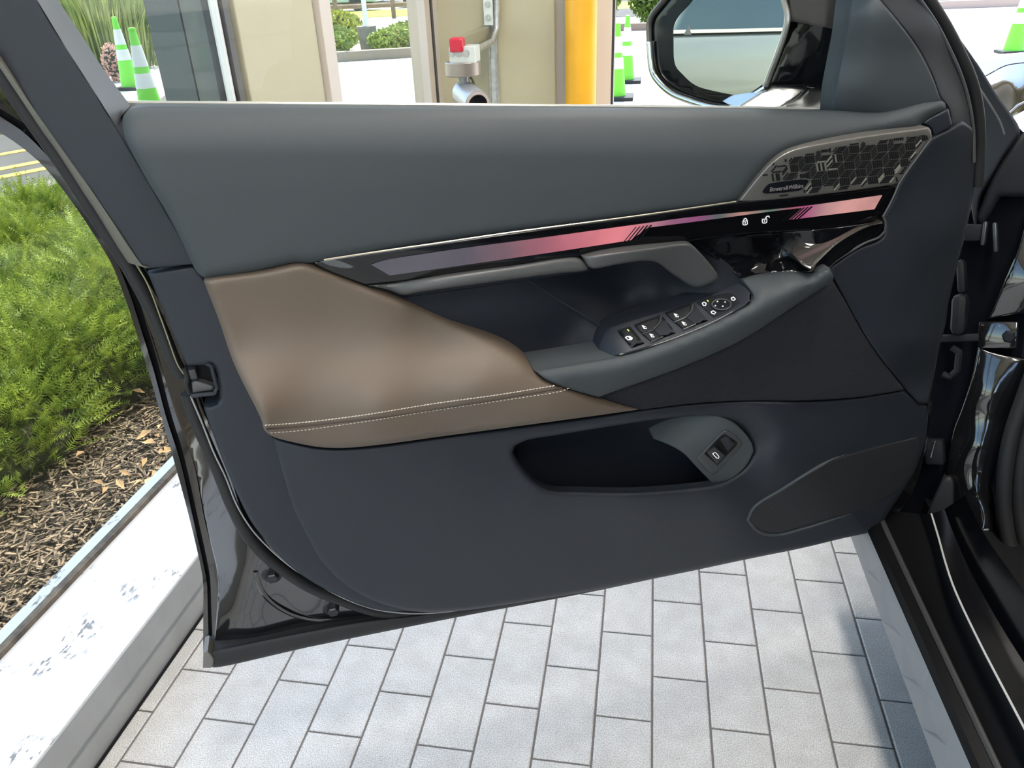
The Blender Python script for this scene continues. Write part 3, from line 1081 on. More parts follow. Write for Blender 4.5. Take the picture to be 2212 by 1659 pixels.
# right of the open door: hedge and far kerb
for i, (x, y, rx, rz_) in enumerate([(-1.45, 20.6, .70, .85), (0.1, 20.9, .72, .8), (1.65, 21.2, .72, .8)]):
    shrub('hedge_shrub', (x, y, 0.05), (rx, .8, rz_), 2600, .075, M_hedge, 80 + i, 'clipped green hedge bush behind the green cones',
          group='hedge bushes behind the cones')
MB().box((0.4, 19.4, 0.03), (4.6, 0.25, .18), bev=.02).build('kerb', mat('brown_kerb', (0.24, 0.17, 0.13), 0.85), label=
                                                         'low brown kerb below the clipped hedge bushes', cat='kerb')
MB().box((8.6, 24.2, 0.05), (11, .28, .22), np.array([[.99, -.1, 0], [.1, .99, 0], [0, 0, 1]]), .02).build(
    'kerb', mat('pale_kerb', (0.40, 0.30, 0.25), 0.85), label='long pale kerb at the edge of the dark car park', cat='kerb')
MB().box((12, 35, -.028), (30, 20, .02)).build('car_park', M_asph, kind='structure')

# cones
M_cg = mat('lime_cone', (0.16, 0.62, 0.03), .45)
M_cw2 = mat('cone_reflective', (0.66, 0.66, 0.62), .4)


def cone(x, y, label, group=None, h=0.91, lean=0.0):
    r_ = empty('traffic_cone', (x, y, -0.03), label, 'traffic cone', group)

    def rad(z):
        return (0.135 - (0.135 - 0.03) * z / h) * (h / 0.91)

    def seg(name, z0, z1, mt, g=0.0):
        MB().lathe((x, y, -0.03), [(rad(z0) + g, z0), (rad(z1) + g, z1)], 28).build(name, mt, r_, True)
    seg('body', .03, h, M_cg)
    MB().lathe((x, y, -0.03), [(rad(h) + .004, h - .02), (rad(h) + .004, h + .01), (.02, h + .015)], 24).build('tip', M_cg, r_, True)
    seg('reflective_collar', .635 * h, .845 * h, M_cw2, .003)
    seg('reflective_collar', .42 * h, .57 * h, M_cw2, .003)
    MB().box((x, y, -.01), (.37, .37, .04), bev=.008).build('base', M_rubber, r_)
    return r_


def xy_at(px, py, dist_):
    d = ray(px, py); d = d / np.linalg.norm(d[:2]); return CAM + d * dist_


cone(-4.92, 7.44, 'big lime green cone standing in for a reflection in the glazing beside the clad pier')  # reflection in the glazing, built as a solid cone outside
cone(-7.20, 10.55, 'lime green cone standing in for a reflection in the glazing, farther off behind a bigger cone')  # second reflected cone, likewise built solid
cone(-0.36, 8.95, 'lime green cone outside the drive door, standing close to the jamb', h=.74)
cone(-0.30, 10.35, 'lime green cone outside the drive door, behind another green cone', h=.74)
cone(5.0, 12.75, 'lime green cone beyond the hood of the black car')
cone(5.6, 22.2, 'lime green cone by the long pale kerb')

# reflected grass, flowers and paving built as solid things, and shrubs past the pier
g = np.random.default_rng(5)
gr = empty('ornamental_grass', tuple(xy_at(205, 90, 17.0) * [1, 1, 0]), 'tall feathery green grass clump standing in for a reflection behind the lime cones', 'grass')
gm = MB()
cgr = np.array(xy_at(205, 90, 17.0)); cgr[2] = 0
for i in range(1500):
    a = g.uniform(0, 6.28); r0 = g.uniform(0, 1.2); b0 = cgr + [r0 * math.cos(a) * 1.3, r0 * math.sin(a), 0]
    hgt = g.uniform(.7, 1.5); ln_ = np.array([math.cos(a), math.sin(a), 0]) * g.uniform(.1, .6)
    wv = np.array([-math.sin(a), math.cos(a), 0]) * .013
    p1 = b0 + ln_ * .4 + [0, 0, hgt * .7]; p2 = b0 + ln_ + [0, 0, hgt]
    gm.add([b0 - wv, b0 + wv, p1 + wv, p1 - wv, p2], [(0, 1, 2, 3), (3, 2, 4)])
gm.build('blades', M_grassy, gr)
q = xy_at(222, 50, 14.0)
shrub('rose_bush', (q[0], q[1], 0), (.16, .16, .28), 500, .03, M_rose, 90, 'pink flowering bush standing in for a reflection in front of the tall grass')
q = xy_at(497, 60, 8.8)
shrub('rose_bush', (q[0], q[1], 0), (.22, .22, .45), 600, .035, M_rose, 91, 'pink flowering bush beside the dark clad pier')
for i, (px, dd, rr) in enumerate([(40, 21, 1.3), (200, 23, 1.5), (330, 26, 1.5), (470, 22, 1.2)]):
    q = xy_at(px, 0, dd)
    shrub('background_shrub', (q[0], q[1], 0), (rr, 1.2, 1.1), 3000, .09, M_tree, 95 + i, 'dark green background shrub behind the tall grass',
          group='shrubs behind the grass')
q = xy_at(300, 150, 9.2)
MB().box((q[0] + .3, q[1] + 1.5, -.022), (2.2, 5.5, .02), np.array([[.93, -.36, 0], [.36, .93, 0], [0, 0, 1]])).build(
    'stone_path', mat('taupe_paving', (.13, .11, .10), .9, var=(3, .7, 1.2)), kind='structure')
q = xy_at(210, 127, 8.6)
MB().box((q[0] - 1.2, q[1] + .4, -.01), (3.6, .5, .05), np.array([[.93, -.36, 0], [.36, .93, 0], [0, 0, 1]])).build(
    'grass_strip', M_verge, kind='structure')

# ================================================================ the open front door
car = empty('car', (0.62, 0.9, 0), 'black car with its front door open, grey door trim and brown leather armrest panel', 'car')

# --- outer skin and the black painted edge
door = panel('front_door', [(300, 236), (1100, 244), (1800, 250), (2040, 300), (2030, 600), (1985, 1000), (1880, 1135), (1500, 1215), (1000, 1318), (480, 1415),
                     (455, 1230), (395, 980), (330, 760), (285, 600)], M_paint, car,
      [(300, 236, -.058), (1100, 244, -.058), (1800, 250, -.058), (2040, 300, -.058), (1985, 1000, -.075), (480, 1415, -.075), (395, 980, -.085), (1100, 700, -.092),
       (600, 600, -.088), (1600, 600, -.088), (1000, 1318, -.075)], r=0, T=0.004, step=30)

R0 = [(-470, -420), (-262, -110), (-170, 110), (-90, 238), (0, 287), (28, 304), (93, 358), (161, 444), (206, 512), (240, 568), (267, 635), (294, 716), (321, 804), (348, 898), (377, 1000),
      (409, 1119), (436, 1236), (439, 1260), (439, 1330), (439, 1409)]
R1 = [(-455, -420), (-245, -110), (-150, 90), (-75, 200), (10, 258), (50, 285), (112, 348), (180, 440), (224, 510), (252, 565), (280, 635), (306, 716), (333, 804), (358, 898), (390, 1000),
      (417, 1119), (443, 1236), (447, 1260), (449, 1330), (452, 1409)]
R2 = [(-440, -420), (-228, -112), (-135, 50), (-58, 152), (30, 240), (66, 282), (126, 350), (192, 440), (236, 510), (264, 565), (296, 635), (324, 716), (352, 804), (381, 898), (418, 1000),
      (441, 1119), (468, 1230), (471, 1260), (468, 1330), (466, 1409)]
rails = [(R0, -.068), (R0, -.060), (R1, -.058), (R1, -.066), (R2, -.062), (R2, -.040)]


def loft(name, rails, mt, parent, n=90, smooth=True, **kw):
    rows = []
    for pts, w in rails:
        q = path(pts, False, 4)
        s = np.r_[0, np.cumsum(np.linalg.norm(np.diff(q, axis=0), axis=1))]
        tt = np.linspace(0, s[-1], n)
        rows.append([D(np.interp(k, s, q[:, 0]), np.interp(k, s, q[:, 1]), w) for k in tt])
    vs = [p for r in rows for p in r]
    fs = []
    for j in range(len(rows) - 1):
        for i in range(n - 1):
            f = (j * n + i, j * n + i + 1, (j + 1) * n + i + 1, (j + 1) * n + i)
            a, b_, c = vs[f[0]], vs[f[1]], vs[f[2]]
            fs.append(f if np.cross(b_ - a, c - a) @ N > 0 else f[::-1])
    o = mesh(name, vs, fs, mt, parent, smooth, **kw)
    flat_sharp(o, 35)
    return o


loft('hem_edge', rails, M_paint, door)
flange = [(-443, -420, 1), (-230, -112), (-137, 52), (-62, 152), (28, 242), (66, 282), (126, 350), (192, 440), (236, 510), (264, 565), (296, 635), (324, 716), (352, 804), (381, 898), (418, 1000),
          (441, 1119), (468, 1230), (471, 1260), (468, 1330), (460, 1412, 1), (600, 1384), (771, 1348), (914, 1330), (1000, 1318, 1), (960, 1290, 1),
          (803, 1290), (690, 1250), (600, 1190), (530, 1080), (490, 980), (440, 870), (400, 760), (350, 640), (300, 560), (215, 440), (130, 320), (60, 215),
          (-20, 100), (-200, -160), (-388, -420, 1)]
panel('inner_flange', flange, M_paint, door,
      [(-443, -420, -.04), (-230, -112, -.04), (-388, -420, -.008), (-200, -160, -.008), (-60, 150, -.04), (66, 282, -.04), (236, 510, -.04), (324, 716, -.040), (418, 1000, -.040), (468, 1230, -.036), (460, 1412, -.016), (530, 1230, -.012),
       (525, 1330, -.010), (771, 1345, -.004), (1000, 1318, -.004), (530, 1080, -.006), (440, 870, -.006), (300, 560, -.008), (60, 215, -.008), (620, 1300, -.010),
       (500, 1180, -.022), (495, 1350, -.016)], r=0.002, T=0.02, step=9)
# drain-panel pressing with the two bolts
prs = path([(553, 1232), (560, 1262), (581, 1293), (629, 1324), (692, 1337), (742, 1329), (800, 1322)], False, 8)
MB().tube([D(p[0], p[1], -.010) for p in prs], .0050, 8).build('pressed_bead', M_paint, door, True)
for (bx, by) in ((589, 1237), (719, 1309)):
    c = D(bx, by, -.010)
    m = MB().lathe(c, [(.0165, 0), (.0165, .004), (.013, .0055)], 20, U, V, N)
    m.lathe(c + N * .005, [(.0095, 0), (.0095, .009), (.0078, .0105)], 6, U, V, N)
    m.build('bolt', mat('black_zinc', (.035, .036, .038), .35, metal=.5), door)
# rubber strip under the door
panel('bottom_seal', [(447, 1408), (452, 1406), (771, 1342), (914, 1325), (1000, 1310), (1300, 1262), (1860, 1142), (1862, 1150), (1300, 1274), (990, 1333),
                      (676, 1396), (462, 1442), (455, 1440)], M_rubber, door,
      [(440, 1420, .012), (1000, 1325, .012), (1860, 1146, -.02), (1300, 1268, -.01)], r=.010, T=.03, step=8)
panel('end_cap', [(439, 1408), (449, 1405), (461, 1420), (463, 1432), (455, 1443), (438, 1443)], mat('grey_end_cap', (.16, .15, .135), .35), door, .016,
      r=.004, T=.03, step=5, sp=4)
# weather seal round the door edge
sealp = [(-412, -420), (-208, -120), (-40, 90), (15, 178), (60, 245), (140, 360), (215, 478), (283, 585), (338, 690), (378, 785), (393, 812)]
MB().tube(pts3(sealp, -.004, 12), .0085, 10).build('edge_seal', M_rubber, door, True)
sealp2 = [(404, 850), (420, 898), (447, 962), (472, 1018), (498, 1085), (528, 1145), (563, 1190), (612, 1232), (672, 1270), (740, 1298), (803, 1319), (860, 1328),
          (930, 1329)]
MB().tube(pts3(sealp2, .000, 12), .0085, 10).build('edge_seal', M_rubber, door, True)
lip1 = [(292, 568), (318, 612), (352, 700), (385, 790), (397, 808)]
lip2 = [(412, 856), (437, 915), (462, 978), (487, 1030), (512, 1092), (545, 1145), (583, 1186), (625, 1222), (670, 1252), (740, 1291), (810, 1316), (880, 1325), (950, 1323), (1010, 1315)]
M_lip = mat('bright_seal_lip', (.30, .29, .17), .3)
MB().tube(pts3(lip1, .008, 12), .0009, 6).build('seal_lip', M_lip, door, True)
MB().tube(pts3(lip2, .010, 12), .0012, 6).build('seal_lip', mat('grey_seal_lip', (.35, .35, .34), .3), door, True)

# --- rear edge trim beside the latch
edge_o = [(319, 588, 1), (420, 572, 1), (470, 640), (540, 800), (600, 940), (650, 1080), (720, 1210), (800, 1285), (930, 1322, 1), (819, 1319), (740, 1291), (661, 1249),
          (613, 1210), (575, 1168), (545, 1130), (516, 1075), (486, 1006), (463, 946), (440, 880, 1), (470, 872, 1), (476, 862), (466, 800), (458, 788, 1), (404, 790, 1),
          (368, 709)]
edge_c = [(319, 588, .020), (404, 790, .020), (463, 946, .020), (516, 1075, .020), (613, 1210, .020), (740, 1291, .018), (930, 1322, .010), (420, 572, .026),
          (540, 800, .024), (600, 940, .022), (720, 1210, .018)]
panel('rear_edge_trim', edge_o, M_soft2, door, edge_c, r=.007, T=.03, step=12)
lat = panel('door_latch', [(399, 792), (446, 784), (456, 790), (468, 838), (463, 849), (413, 854), (402, 838)], M_black, door, .004, r=.002, T=.01, step=6, sp=4)
MB().tube(pts3([(446, 785), (457, 791), (469, 838), (463, 850), (413, 855)], .022, 5), .0026, 8).build('latch_rim', M_soft2, lat, True)
panel('striker_guide', [(414, 826), (424, 822), (462, 834), (460, 842), (416, 848)], mat('latch_grey', (.10, .10, .10), .4), lat, .016, r=.003, T=.02, step=5, sp=4)
panel('pawl', [(406, 800), (422, 797), (428, 818), (412, 820)], mat('latch_dark', (.04, .04, .042), .4), lat, .018, r=.002, T=.02, step=5, sp=4)
MB().tube(pts3([(398, 796), (404, 815), (403, 832), (410, 850)], .014, 5), .003, 8).build('latch_lip', M_rubber, lat, True)

# --- upper frame behind the window (rear)
panel('rear_frame_trim', [(-171, -420, 1), (9, -120), (81, 0), (142, 101), (203, 196), (251, 273), (268, 300), (420, 560), (425, 570, 1), (316, 580, 1), (308, 575), (200, 416), (67, 228), (0, 130),
                          (-176, -120), (-383, -420, 1)], M_soft2, door, [(9, -120, .036), (251, 273, .036), (420, 565, .036), (308, 575, .034), (67, 228, .034), (-176, -120, .034)],
      r=.004, T=.03, step=16)
panel('frame_reveal', [(-160, -420, 1), (36, -120), (118, 0), (175, 84), (219, 152), (270, 221), (279, 233), (267, 245), (257, 259), (252, 275, 1), (203, 197), (142, 102), (81, 1),
                       (9, -119), (-171, -419, 1)], mat('reveal_grey_plastic', (.085, .085, .09), .5), door,
      [(-160, -420, -.012), (-171, -419, .034), (36, -120, -.012), (118, 0, -.012), (219, 152, -.012), (275, 230, -.012), (252, 275, .032), (203, 197, .034), (142, 102, .034), (9, -119, .034), (81, 1, .034)],
      r=.001, T=.01, step=9)
panel('frame_side', [(-383, -420, 1), (-176, -122), (0, 129), (67, 227), (200, 415), (308, 574), (316, 579, 1), (274, 567, 1), (200, 449), (110, 312), (0, 147), (-186, -122), (-395, -420, 1)],
      mat('taupe_reveal', (.16, .145, .12), .5), door,
      [(-176, -122, .034), (67, 227, .034), (200, 415, .034), (308, 574, .034), (274, 567, .0), (200, 449, .0), (110, 312, .0), (-186, -122, .018)], r=.001, T=.01, step=8)
panel('corner_filler', [(250, 268), (262, 244), (280, 231), (312, 232), (312, 300), (262, 312)], M_rubber, door, -.016, r=0, T=.002, step=12)
panel('gap_shadow', [(318, 578), (425, 566), (430, 580), (320, 592)], M_black, door, .004, r=0, T=.01, step=12)

# --- grey upper panel
up_o = [(300, 231.5), (278, 236), (267, 249), (264, 264), (268, 289), (274, 307), (319, 391), (359, 457), (398, 532), (415, 569), (427, 589), (438, 598), (452, 600),
        (574, 580), (636, 567, 0), (672, 568, 0), (751, 557), (934, 530), (1113, 504.5), (1379, 470), (1560, 446), (1593, 436, 1), (1606, 419), (1634, 384), (1661, 354.5),
        (1683, 337), (1707, 325), (1731, 318), (1779, 308), (1878, 291), (1986, 276, 1), (1993, 265), (2003, 256), (2044, 234.5, 1), (2041, 222), (2030, 216.6), (1991, 224),
        (1949, 235), (1910, 243.7), (1880, 246), (1840, 244.6), (1798, 243), (1500, 239), (1106, 236.5), (800, 234), (500, 232)]


def up_f(q):
    q = np.asarray(q, float)
    yt = np.interp(q[:, 0], [264, 300, 500, 800, 1106, 1500, 1798, 1880, 1949, 2030], [236, 231, 232, 234, 236.5, 239, 243, 246, 235, 216])
    t_ = np.clip((q[:, 1] - yt) / 105.0, 0, 1)
    low = np.interp(q[:, 0], [1700, 1800, 1900, 1990], [.031, .031, .038, .045])
    top_ = np.interp(q[:, 0], [1700, 1990], [.060, .054])
    w = low + (top_ - low) * (1 - (1 - t_) ** 2.0)
    return w - .006 * np.clip((q[:, 1] - 400) / 200.0, 0, 1)


panel('upper_panel', up_o, M_soft, door, up_f, r=.016, dep=.008, T=.014, step=11)
panel('upper_end_cap', [(1993, 267), (2003, 258), (2045, 236, 1), (2049, 236), (2056, 270), (2054, 276), (2016, 296, 1), (2013, 280), (2008, 275)], M_soft2, door, .046, r=.004,
      T=.05, step=8, sp=5)
MB().tube(pts3([(282, 233), (330, 230.5), (700, 231.5), (1106, 235), (1500, 237.5), (1800, 241.5)], -.004, 30), .0018, 8).build('belt_rubber', M_rubber, door, True)
panel('belt_channel', [(284, 230), (700, 230.5), (1106, 234), (1500, 237), (1800, 240.5), (1800, 262), (1106, 256), (300, 250)], M_rubber, door, -.014, r=0, T=.001, step=14)
MB().tube(pts3([(272, 224), (700, 226.5), (1106, 230), (1500, 233.5), (1800, 237.5)], -.045, 30), .0034, 8).build(
    'belt_moulding', mat('satin_belt_moulding', (.82, .80, .78), .25, metal=.6), door, True)

# --- brown leather panel
br_o = [(440, 607), (448, 601), (574, 582), (634, 570), (652, 568.5), (668, 571.5), (700, 583), (788, 617), (876, 651), (978, 693.5), (1042, 721), (1102, 754.5), (1153, 798),
        (1180, 820), (1214, 834.5), (1281, 857), (1349, 877), (1381, 884.5, 1), (1315, 894), (1146, 917), (944, 944), (810, 962), (739, 967.5), (692, 966), (641, 957), (590, 943),
        (572, 930), (564, 905), (506, 787), (473, 692)]
br_c = [(448, 601, .056), (634, 570, .056), (788, 617, .054), (473, 692, .056), (700, 690, .048), (900, 690, .047), (520, 760, .060), (760, 760, .060), (980, 740, .058), (1042, 721, .056), (1102, 754, .072), (1150, 797, .090), (880, 652, .052),
        (545, 860, .096), (800, 850, .096), (1050, 800, .094), (1130, 800, .094), (565, 905, .104), (800, 893, .106), (1000, 868, .106), (1200, 834, .104), (590, 940, .092),
        (740, 962, .088), (1000, 932, .088), (1300, 880, .090), (1381, 884, .082)]
br_f = surf(br_c)
brown = panel('leather_panel', br_o, M_brown, door, br_c, r=.012, dep=.010, T=.055, step=11)
st1 = [(572, 918.5), (640, 914), (775, 898), (944, 871), (1079, 852.5), (1205, 832)]
seam = [(575, 927), (640, 922), (809, 903), (978, 878), (1120, 854), (1212, 838)]
st2 = [(584, 935), (640, 931), (790, 910.5), (944, 886), (1100, 863), (1214, 844.5), (1230, 838)]


def dashes(name, pts, f, dash, gap, rad, mt, parent, tilt=0.0, lift=.0006):
    q = path(pts, False, 1.0)
    s = np.r_[0, np.cumsum(np.linalg.norm(np.diff(q, axis=0), axis=1))]
    m = MB()
    t_ = 0.0
    while t_ + dash < s[-1]:
        aa = np.array([np.interp(t_, s, q[:, 0]), np.interp(t_, s, q[:, 1]) + tilt])
        bb = np.array([np.interp(t_ + dash, s, q[:, 0]), np.interp(t_ + dash, s, q[:, 1]) - tilt])
        mm = (aa + bb) / 2
        wa, wm, wb_ = f(np.array([aa, mm, bb])) + lift
        m.tube([D(*aa, wa - .0004), D(*mm, wm), D(*bb, wb_ - .0004)], [rad * .6, rad, rad * .6], 6)
        t_ += dash + gap
    return m.build(name, mt, parent, True)


dashes('stitching', st1, br_f, 5.6, 1.6, .0007, M_thread, brown, .7)
dashes('stitching', st2, br_f, 5.2, 3.0, .0006, M_thread, brown, 0)
MB().tube(pts3(seam, lambda q: br_f(q) + .0002, 6), .0011, 6).build('seam', mat('seam_brown', (.05, .036, .028), .7), brown, True)

# --- gloss black trim strip with the light bar
tr_o = [(672, 566.5, 1), (751, 555), (934, 528), (1113, 502.5), (1379, 468), (1592, 437), (1779, 420), (1940, 401, 1), (1932, 421), (1908, 467, 1), (1907, 476), (1860, 484), (1760, 496),
        (1600, 507), (1487, 522), (1379, 537.5), (1265, 553), (1100, 575), (907, 602.5), (790, 616, 1), (740, 598), (700, 582)]
tr_c = [(672, 566, .050), (934, 528, .062), (1379, 468, .062), (1779, 420, .062), (1940, 401, .062), (1908, 470, .056), (1487, 522, .056), (907, 602, .056), (790, 616, .050)]
tr_f = surf(tr_c)
strip_ = panel('trim_strip', tr_o, M_gloss, door, tr_c, r=.003, T=.03, step=16)
q = pts3([(700, 562), (751, 554), (870, 536.5), (934, 527.5), (1113, 501.5), (1379, 466.5), (1590, 436)], .0605, 12)
MB().tube(q, .0014, 6).build('bright_edge', mat('brushed_edge', (.52, .48, .40), .3, metal=.9), strip_, True)
# the backlit bar, its colours running along its length
M_bar = bpy.data.materials.new('backlit_bar')
M_bar.use_nodes = True
t = M_bar.node_tree
b = t.nodes['Principled BSDF']
uvn = t.nodes.new('ShaderNodeUVMap')
sep = t.nodes.new('ShaderNodeSeparateXYZ')
t.links.new(uvn.outputs[0], sep.inputs[0])
u0, u1 = uof(800, 575), uof(1905, 425)
mr = t.nodes.new('ShaderNodeMapRange')
mr.inputs[1].default_value = u0; mr.inputs[2].default_value = u1
t.links.new(sep.outputs[0], mr.inputs[0])
rp = t.nodes.new('ShaderNodeValToRGB')
stops = [(800, (.070, .066, .088)), (1000, (.078, .066, .086)), (1090, (.16, .08, .10)), (1200, (.42, .115, .155)), (1330, (.80, .22, .25)), (1400, (.50, .20, .26)),
         (1450, (.32, .12, .22)), (1500, (.26, .06, .17)), (1545, (.09, .12, .12)), (1595, (.44, .22, .18)), (1655, (.10, .19, .15)), (1700, (.36, .10, .14)), (1730, (.42, .07, .20)),
         (1765, (.40, .20, .22)), (1820, (.66, .32, .29)), (1905, (.72, .34, .31))]
els = rp.color_ramp.elements
for i, (px, c) in enumerate(stops):
    pos = (uof(px, 560 - (px - 800) * .125) - u0) / (u1 - u0)
    e = els[i] if i < 2 else els.new(min(1, max(0, pos)))
    e.position = min(1, max(0, pos))
    e.color = (*c, 1)
t.links.new(mr.outputs[0], rp.inputs[0])
nz = t.nodes.new('ShaderNodeTexNoise'); nz.inputs['Scale'].default_value = 14; nz.inputs['Detail'].default_value = 3
t.links.new(uvn.outputs[0], nz.inputs['Vector'])
mr2 = t.nodes.new('ShaderNodeMapRange'); mr2.inputs[1].default_value = .3; mr2.inputs[2].default_value = .7
mr2.inputs[3].default_value = .42; mr2.inputs[4].default_value = .66
t.links.new(nz.outputs['Fac'], mr2.inputs[0])
b.inputs['Base Color'].default_value = (.03, .03, .035, 1)
b.inputs['Roughness'].default_value = .18
t.links.new(rp.outputs[0], b.inputs['Emission Color'])
t.links.new(mr2.outputs[0], b.inputs['Emission Strength'])
lift = lambda k: (lambda q: tr_f(q) + k)
bar_o = [(802, 572, 1), (826, 564), (991, 538), (1153, 516.5), (1379, 485), (1494, 469.5), (1733, 446), (1906, 422, 1), (1889, 452, 1), (1706, 475, 1), (1735, 449.5, 1), (1706, 452), (1504, 478.5),
         (1399, 492, 1), (1362, 519, 1), (1200, 544), (1000, 573), (842, 595, 1)]
bar = panel('light_bar', bar_o, M_bar, strip_, lift(.0012), r=0, T=.001, step=20, smooth=False)
for base in (1345, 1690):
    for k in range(5):
        xx = base + k * 8
        yb = 524 - (xx - 1338) * .133 if base < 1500 else 475 - (xx - 1690) * .13 + 1
        hgt = 33 if base < 1500 else 26
        sl = 28 if base < 1500 else 30
        poly = [(xx, yb + 1), (xx + 1.6 + k * .5, yb + 1), (xx + sl + 1.6 + k * .5, yb - hgt), (xx + sl, yb - hgt)]
        wv = tr_f(np.array(poly)) + .0015
        MB().prism([D(p[0], p[1], w) for p, w in zip(poly, wv)], N * .0008).build('hatch_line', M_black, bar)


def icon_lock(cx, cy, open_, f, parent):
    m = MB()
    h = .0012
    body = [(cx - 5, cy - 1), (cx + 4.5, cy - 2), (cx + 4.3, cy + 5), (cx + 2.5, cy + 6.5), (cx - 3, cy + 7), (cx - 5, cy + 6), (cx - 5, cy - 1)]
    m.tube([D(p[0], p[1], f(np.array([p]))[0] + h) for p in body], .0006, 6)
    if open_:
        sh = [(cx + 2, cy - 2), (cx + 3, cy - 6), (cx + 6, cy - 8), (cx + 9, cy - 8), (cx + 10, cy - 5)]
    else:
        sh = [(cx - 3.5, cy - 1), (cx - 3, cy - 5), (cx, cy - 7.2), (cx + 3, cy - 5.5), (cx + 3.6, cy - 2)]
    m.tube([D(p[0], p[1], f(np.array([p]))[0] + h) for p in sh], .0006, 6)
    k = [(cx - .3, cy + 1), (cx - .3, cy + 4)]
    m.tube([D(p[0], p[1], f(np.array([p]))[0] + h) for p in k], .0006, 6)
    return m.build('lock_icon' if not open_ else 'unlock_icon', M_icon, parent)


icon_lock(1610, 479, False, tr_f, strip_)
icon_lock(1652, 475, True, tr_f, strip_)
panel('tip_highlight', [(690, 563.5), (728, 562), (766, 576), (756, 580), (712, 574)], mat('tip_highlight_grey', (.10, .105, .11), .2), strip_, lift(.001), r=.0015, T=.004, step=6, sp=4)  # highlight on the tip's facet, painted as a paler plate

# --- tweeter grille with slots, badge
gr_o = [(1594, 435, 1), (1607, 419), (1635, 384), (1662, 354.5), (1684, 337), (1708, 325), (1732, 318), (1780, 308), (1879, 291.5), (1986, 277.5), (2006, 275, 0), (2011, 282), (2012.5, 297),
        (1990, 328), (1941, 397, 1), (1878, 406.5), (1779, 419.5), (1699, 428.5), (1620, 436.5)]
gr_c = [(1594, 435, .060), (1684, 337, .066), (1879, 292, .066), (2006, 276, .062), (1941, 397, .066), (1779, 419, .066), (1800, 360, .068)]
gr_f = surf(gr_c)
grille = panel('speaker_grille', gr_o, mat('satin_grille', (.21, .20, .185), .38, metal=.6), door, gr_c, r=.0035, T=.02, step=14)
gl = path(gr_o, True, 6)
badge_o = [(1648, 414), (1652, 407), (1662, 397.5), (1668, 396), (1743, 388.5), (1748, 391), (1736, 406), (1729, 410.5), (1655, 418), (1649, 417)]
bl = path(badge_o, True, 5)
m = MB(); spk = MB()
g = np.random.default_rng(3)
E0, E1, E2 = np.array([22.0, -2.6]), np.array([-13.4, 16.4]), np.array([-3.2, -18.5])
LA, LB = E0 - E2, E1 - E0
bot = path([(1941, 397), (1878, 406.5), (1779, 419.5), (1699, 428.5), (1620, 436.5)], False, 6)
rgt = path([(2012, 297), (1990, 328), (1941, 397)], False, 6)
for i in range(-30, 30):
    for j in range(-30, 30):
        o_ = np.array([1800.0, 352.0]) + LA * i + LB * j
        if not (1560 < o_[0] < 2050 and 240 < o_[1] < 470):
            continue
        for ty, (ea, eb) in enumerate(((E0, E1), (E1, E2), (E2, E0))):
            ns = 5 if ty == 2 else 4
            pit = abs(ea[0] * eb[1] - ea[1] * eb[0]) / np.linalg.norm(ea) / ns * MPP
            for k in range(ns):
                c_ = o_ + eb * ((k + .5) / ns) + ea * .5
                hl = .42
                a_, b_ = c_ - ea * hl, c_ + ea * hl
                while True:                       # shorten a slot that would run into the rim or the badge
                    qs = np.array([a_, c_, b_])
                    ok = inside(qs, gl).all() and dist(qs, gl).min() > 5 and not inside(qs, bl).any() and dist(qs, bl).min() > 3.5
                    ok = ok and all(q_[1] > np.interp(q_[0], [1680, 1780, 1880, 2000], [348, 322, 304, 291]) for q_ in qs)
                    if ok or hl < .15:
                        break
                    hl -= .09
                    a_, b_ = c_ - ea * hl, c_ + ea * hl
                if not ok:
                    continue
                if c_[0] < 1712 and g.uniform() > ((c_[0] - 1598) / 120.0) ** 1.5:
                    continue
                p3 = [D(q_[0], q_[1], w_) for q_, w_ in zip(qs, gr_f(qs))]
                ax = (p3[2] - p3[0]); ln = np.linalg.norm(ax); ax /= ln
                ay = np.cross(N, ax)
                db = min(np.linalg.norm(bot - c_, axis=1).min(), np.linalg.norm(rgt - c_, axis=1).min() if c_[1] > 300 else 99)
                tw_ = ((c_[0] - 1790) / 26) ** 2 + ((c_[1] - 357) / 20) ** 2 < 1
                lit = (ty == 1 and db < 22 and g.uniform() < .75) or (tw_ and g.uniform() < .4)  # pale bars paint the glints along the rim and over the tweeter
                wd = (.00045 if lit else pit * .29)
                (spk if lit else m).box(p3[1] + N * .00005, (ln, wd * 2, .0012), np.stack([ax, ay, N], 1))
m.build('grille_slot', M_black, grille, kind='stuff')
spk.build('glint_slot', mat('painted_slot_glint', (.55, .52, .44), .35, metal=.6), grille, kind='stuff')
badge = panel('badge', badge_o, mat('badge_black', (.006, .007, .010), .25), grille, lambda q: gr_f(q) + .0012, r=.001, T=.004, step=10, sp=5)


def text_mesh(name, body, p0, ex, ey, size, mt, parent, ext=.0003, fit=None):
    cu = bpy.data.curves.new('text', 'FONT')
    cu.body = body
    cu.size = size
    cu.extrude = ext
    tmp = bpy.data.objects.new('text', cu)
    COL.objects.link(tmp)
    dg = bpy.context.evaluated_depsgraph_get()
    me = bpy.data.meshes.new_from_object(tmp.evaluated_get(dg))
    bpy.data.objects.remove(tmp)
    ex = np.asarray(ex) / np.linalg.norm(ex); ey = np.asarray(ey) / np.linalg.norm(ey); ez = np.cross(ex, ey)
    wdt = max(v.co.x for v in me.vertices)
    if fit:
        for v in me.vertices:
            v.co.x *= fit / wdt
    for v in me.vertices:
        c = np.asarray(p0) + ex * v.co.x + ey * v.co.y + ez * v.co.z
        v.co = Vector(c)
    me.name = name
    me.materials.append(mt)
    o = bpy.data.objects.new(name, me)
    link(o, parent)
    return o, wdt


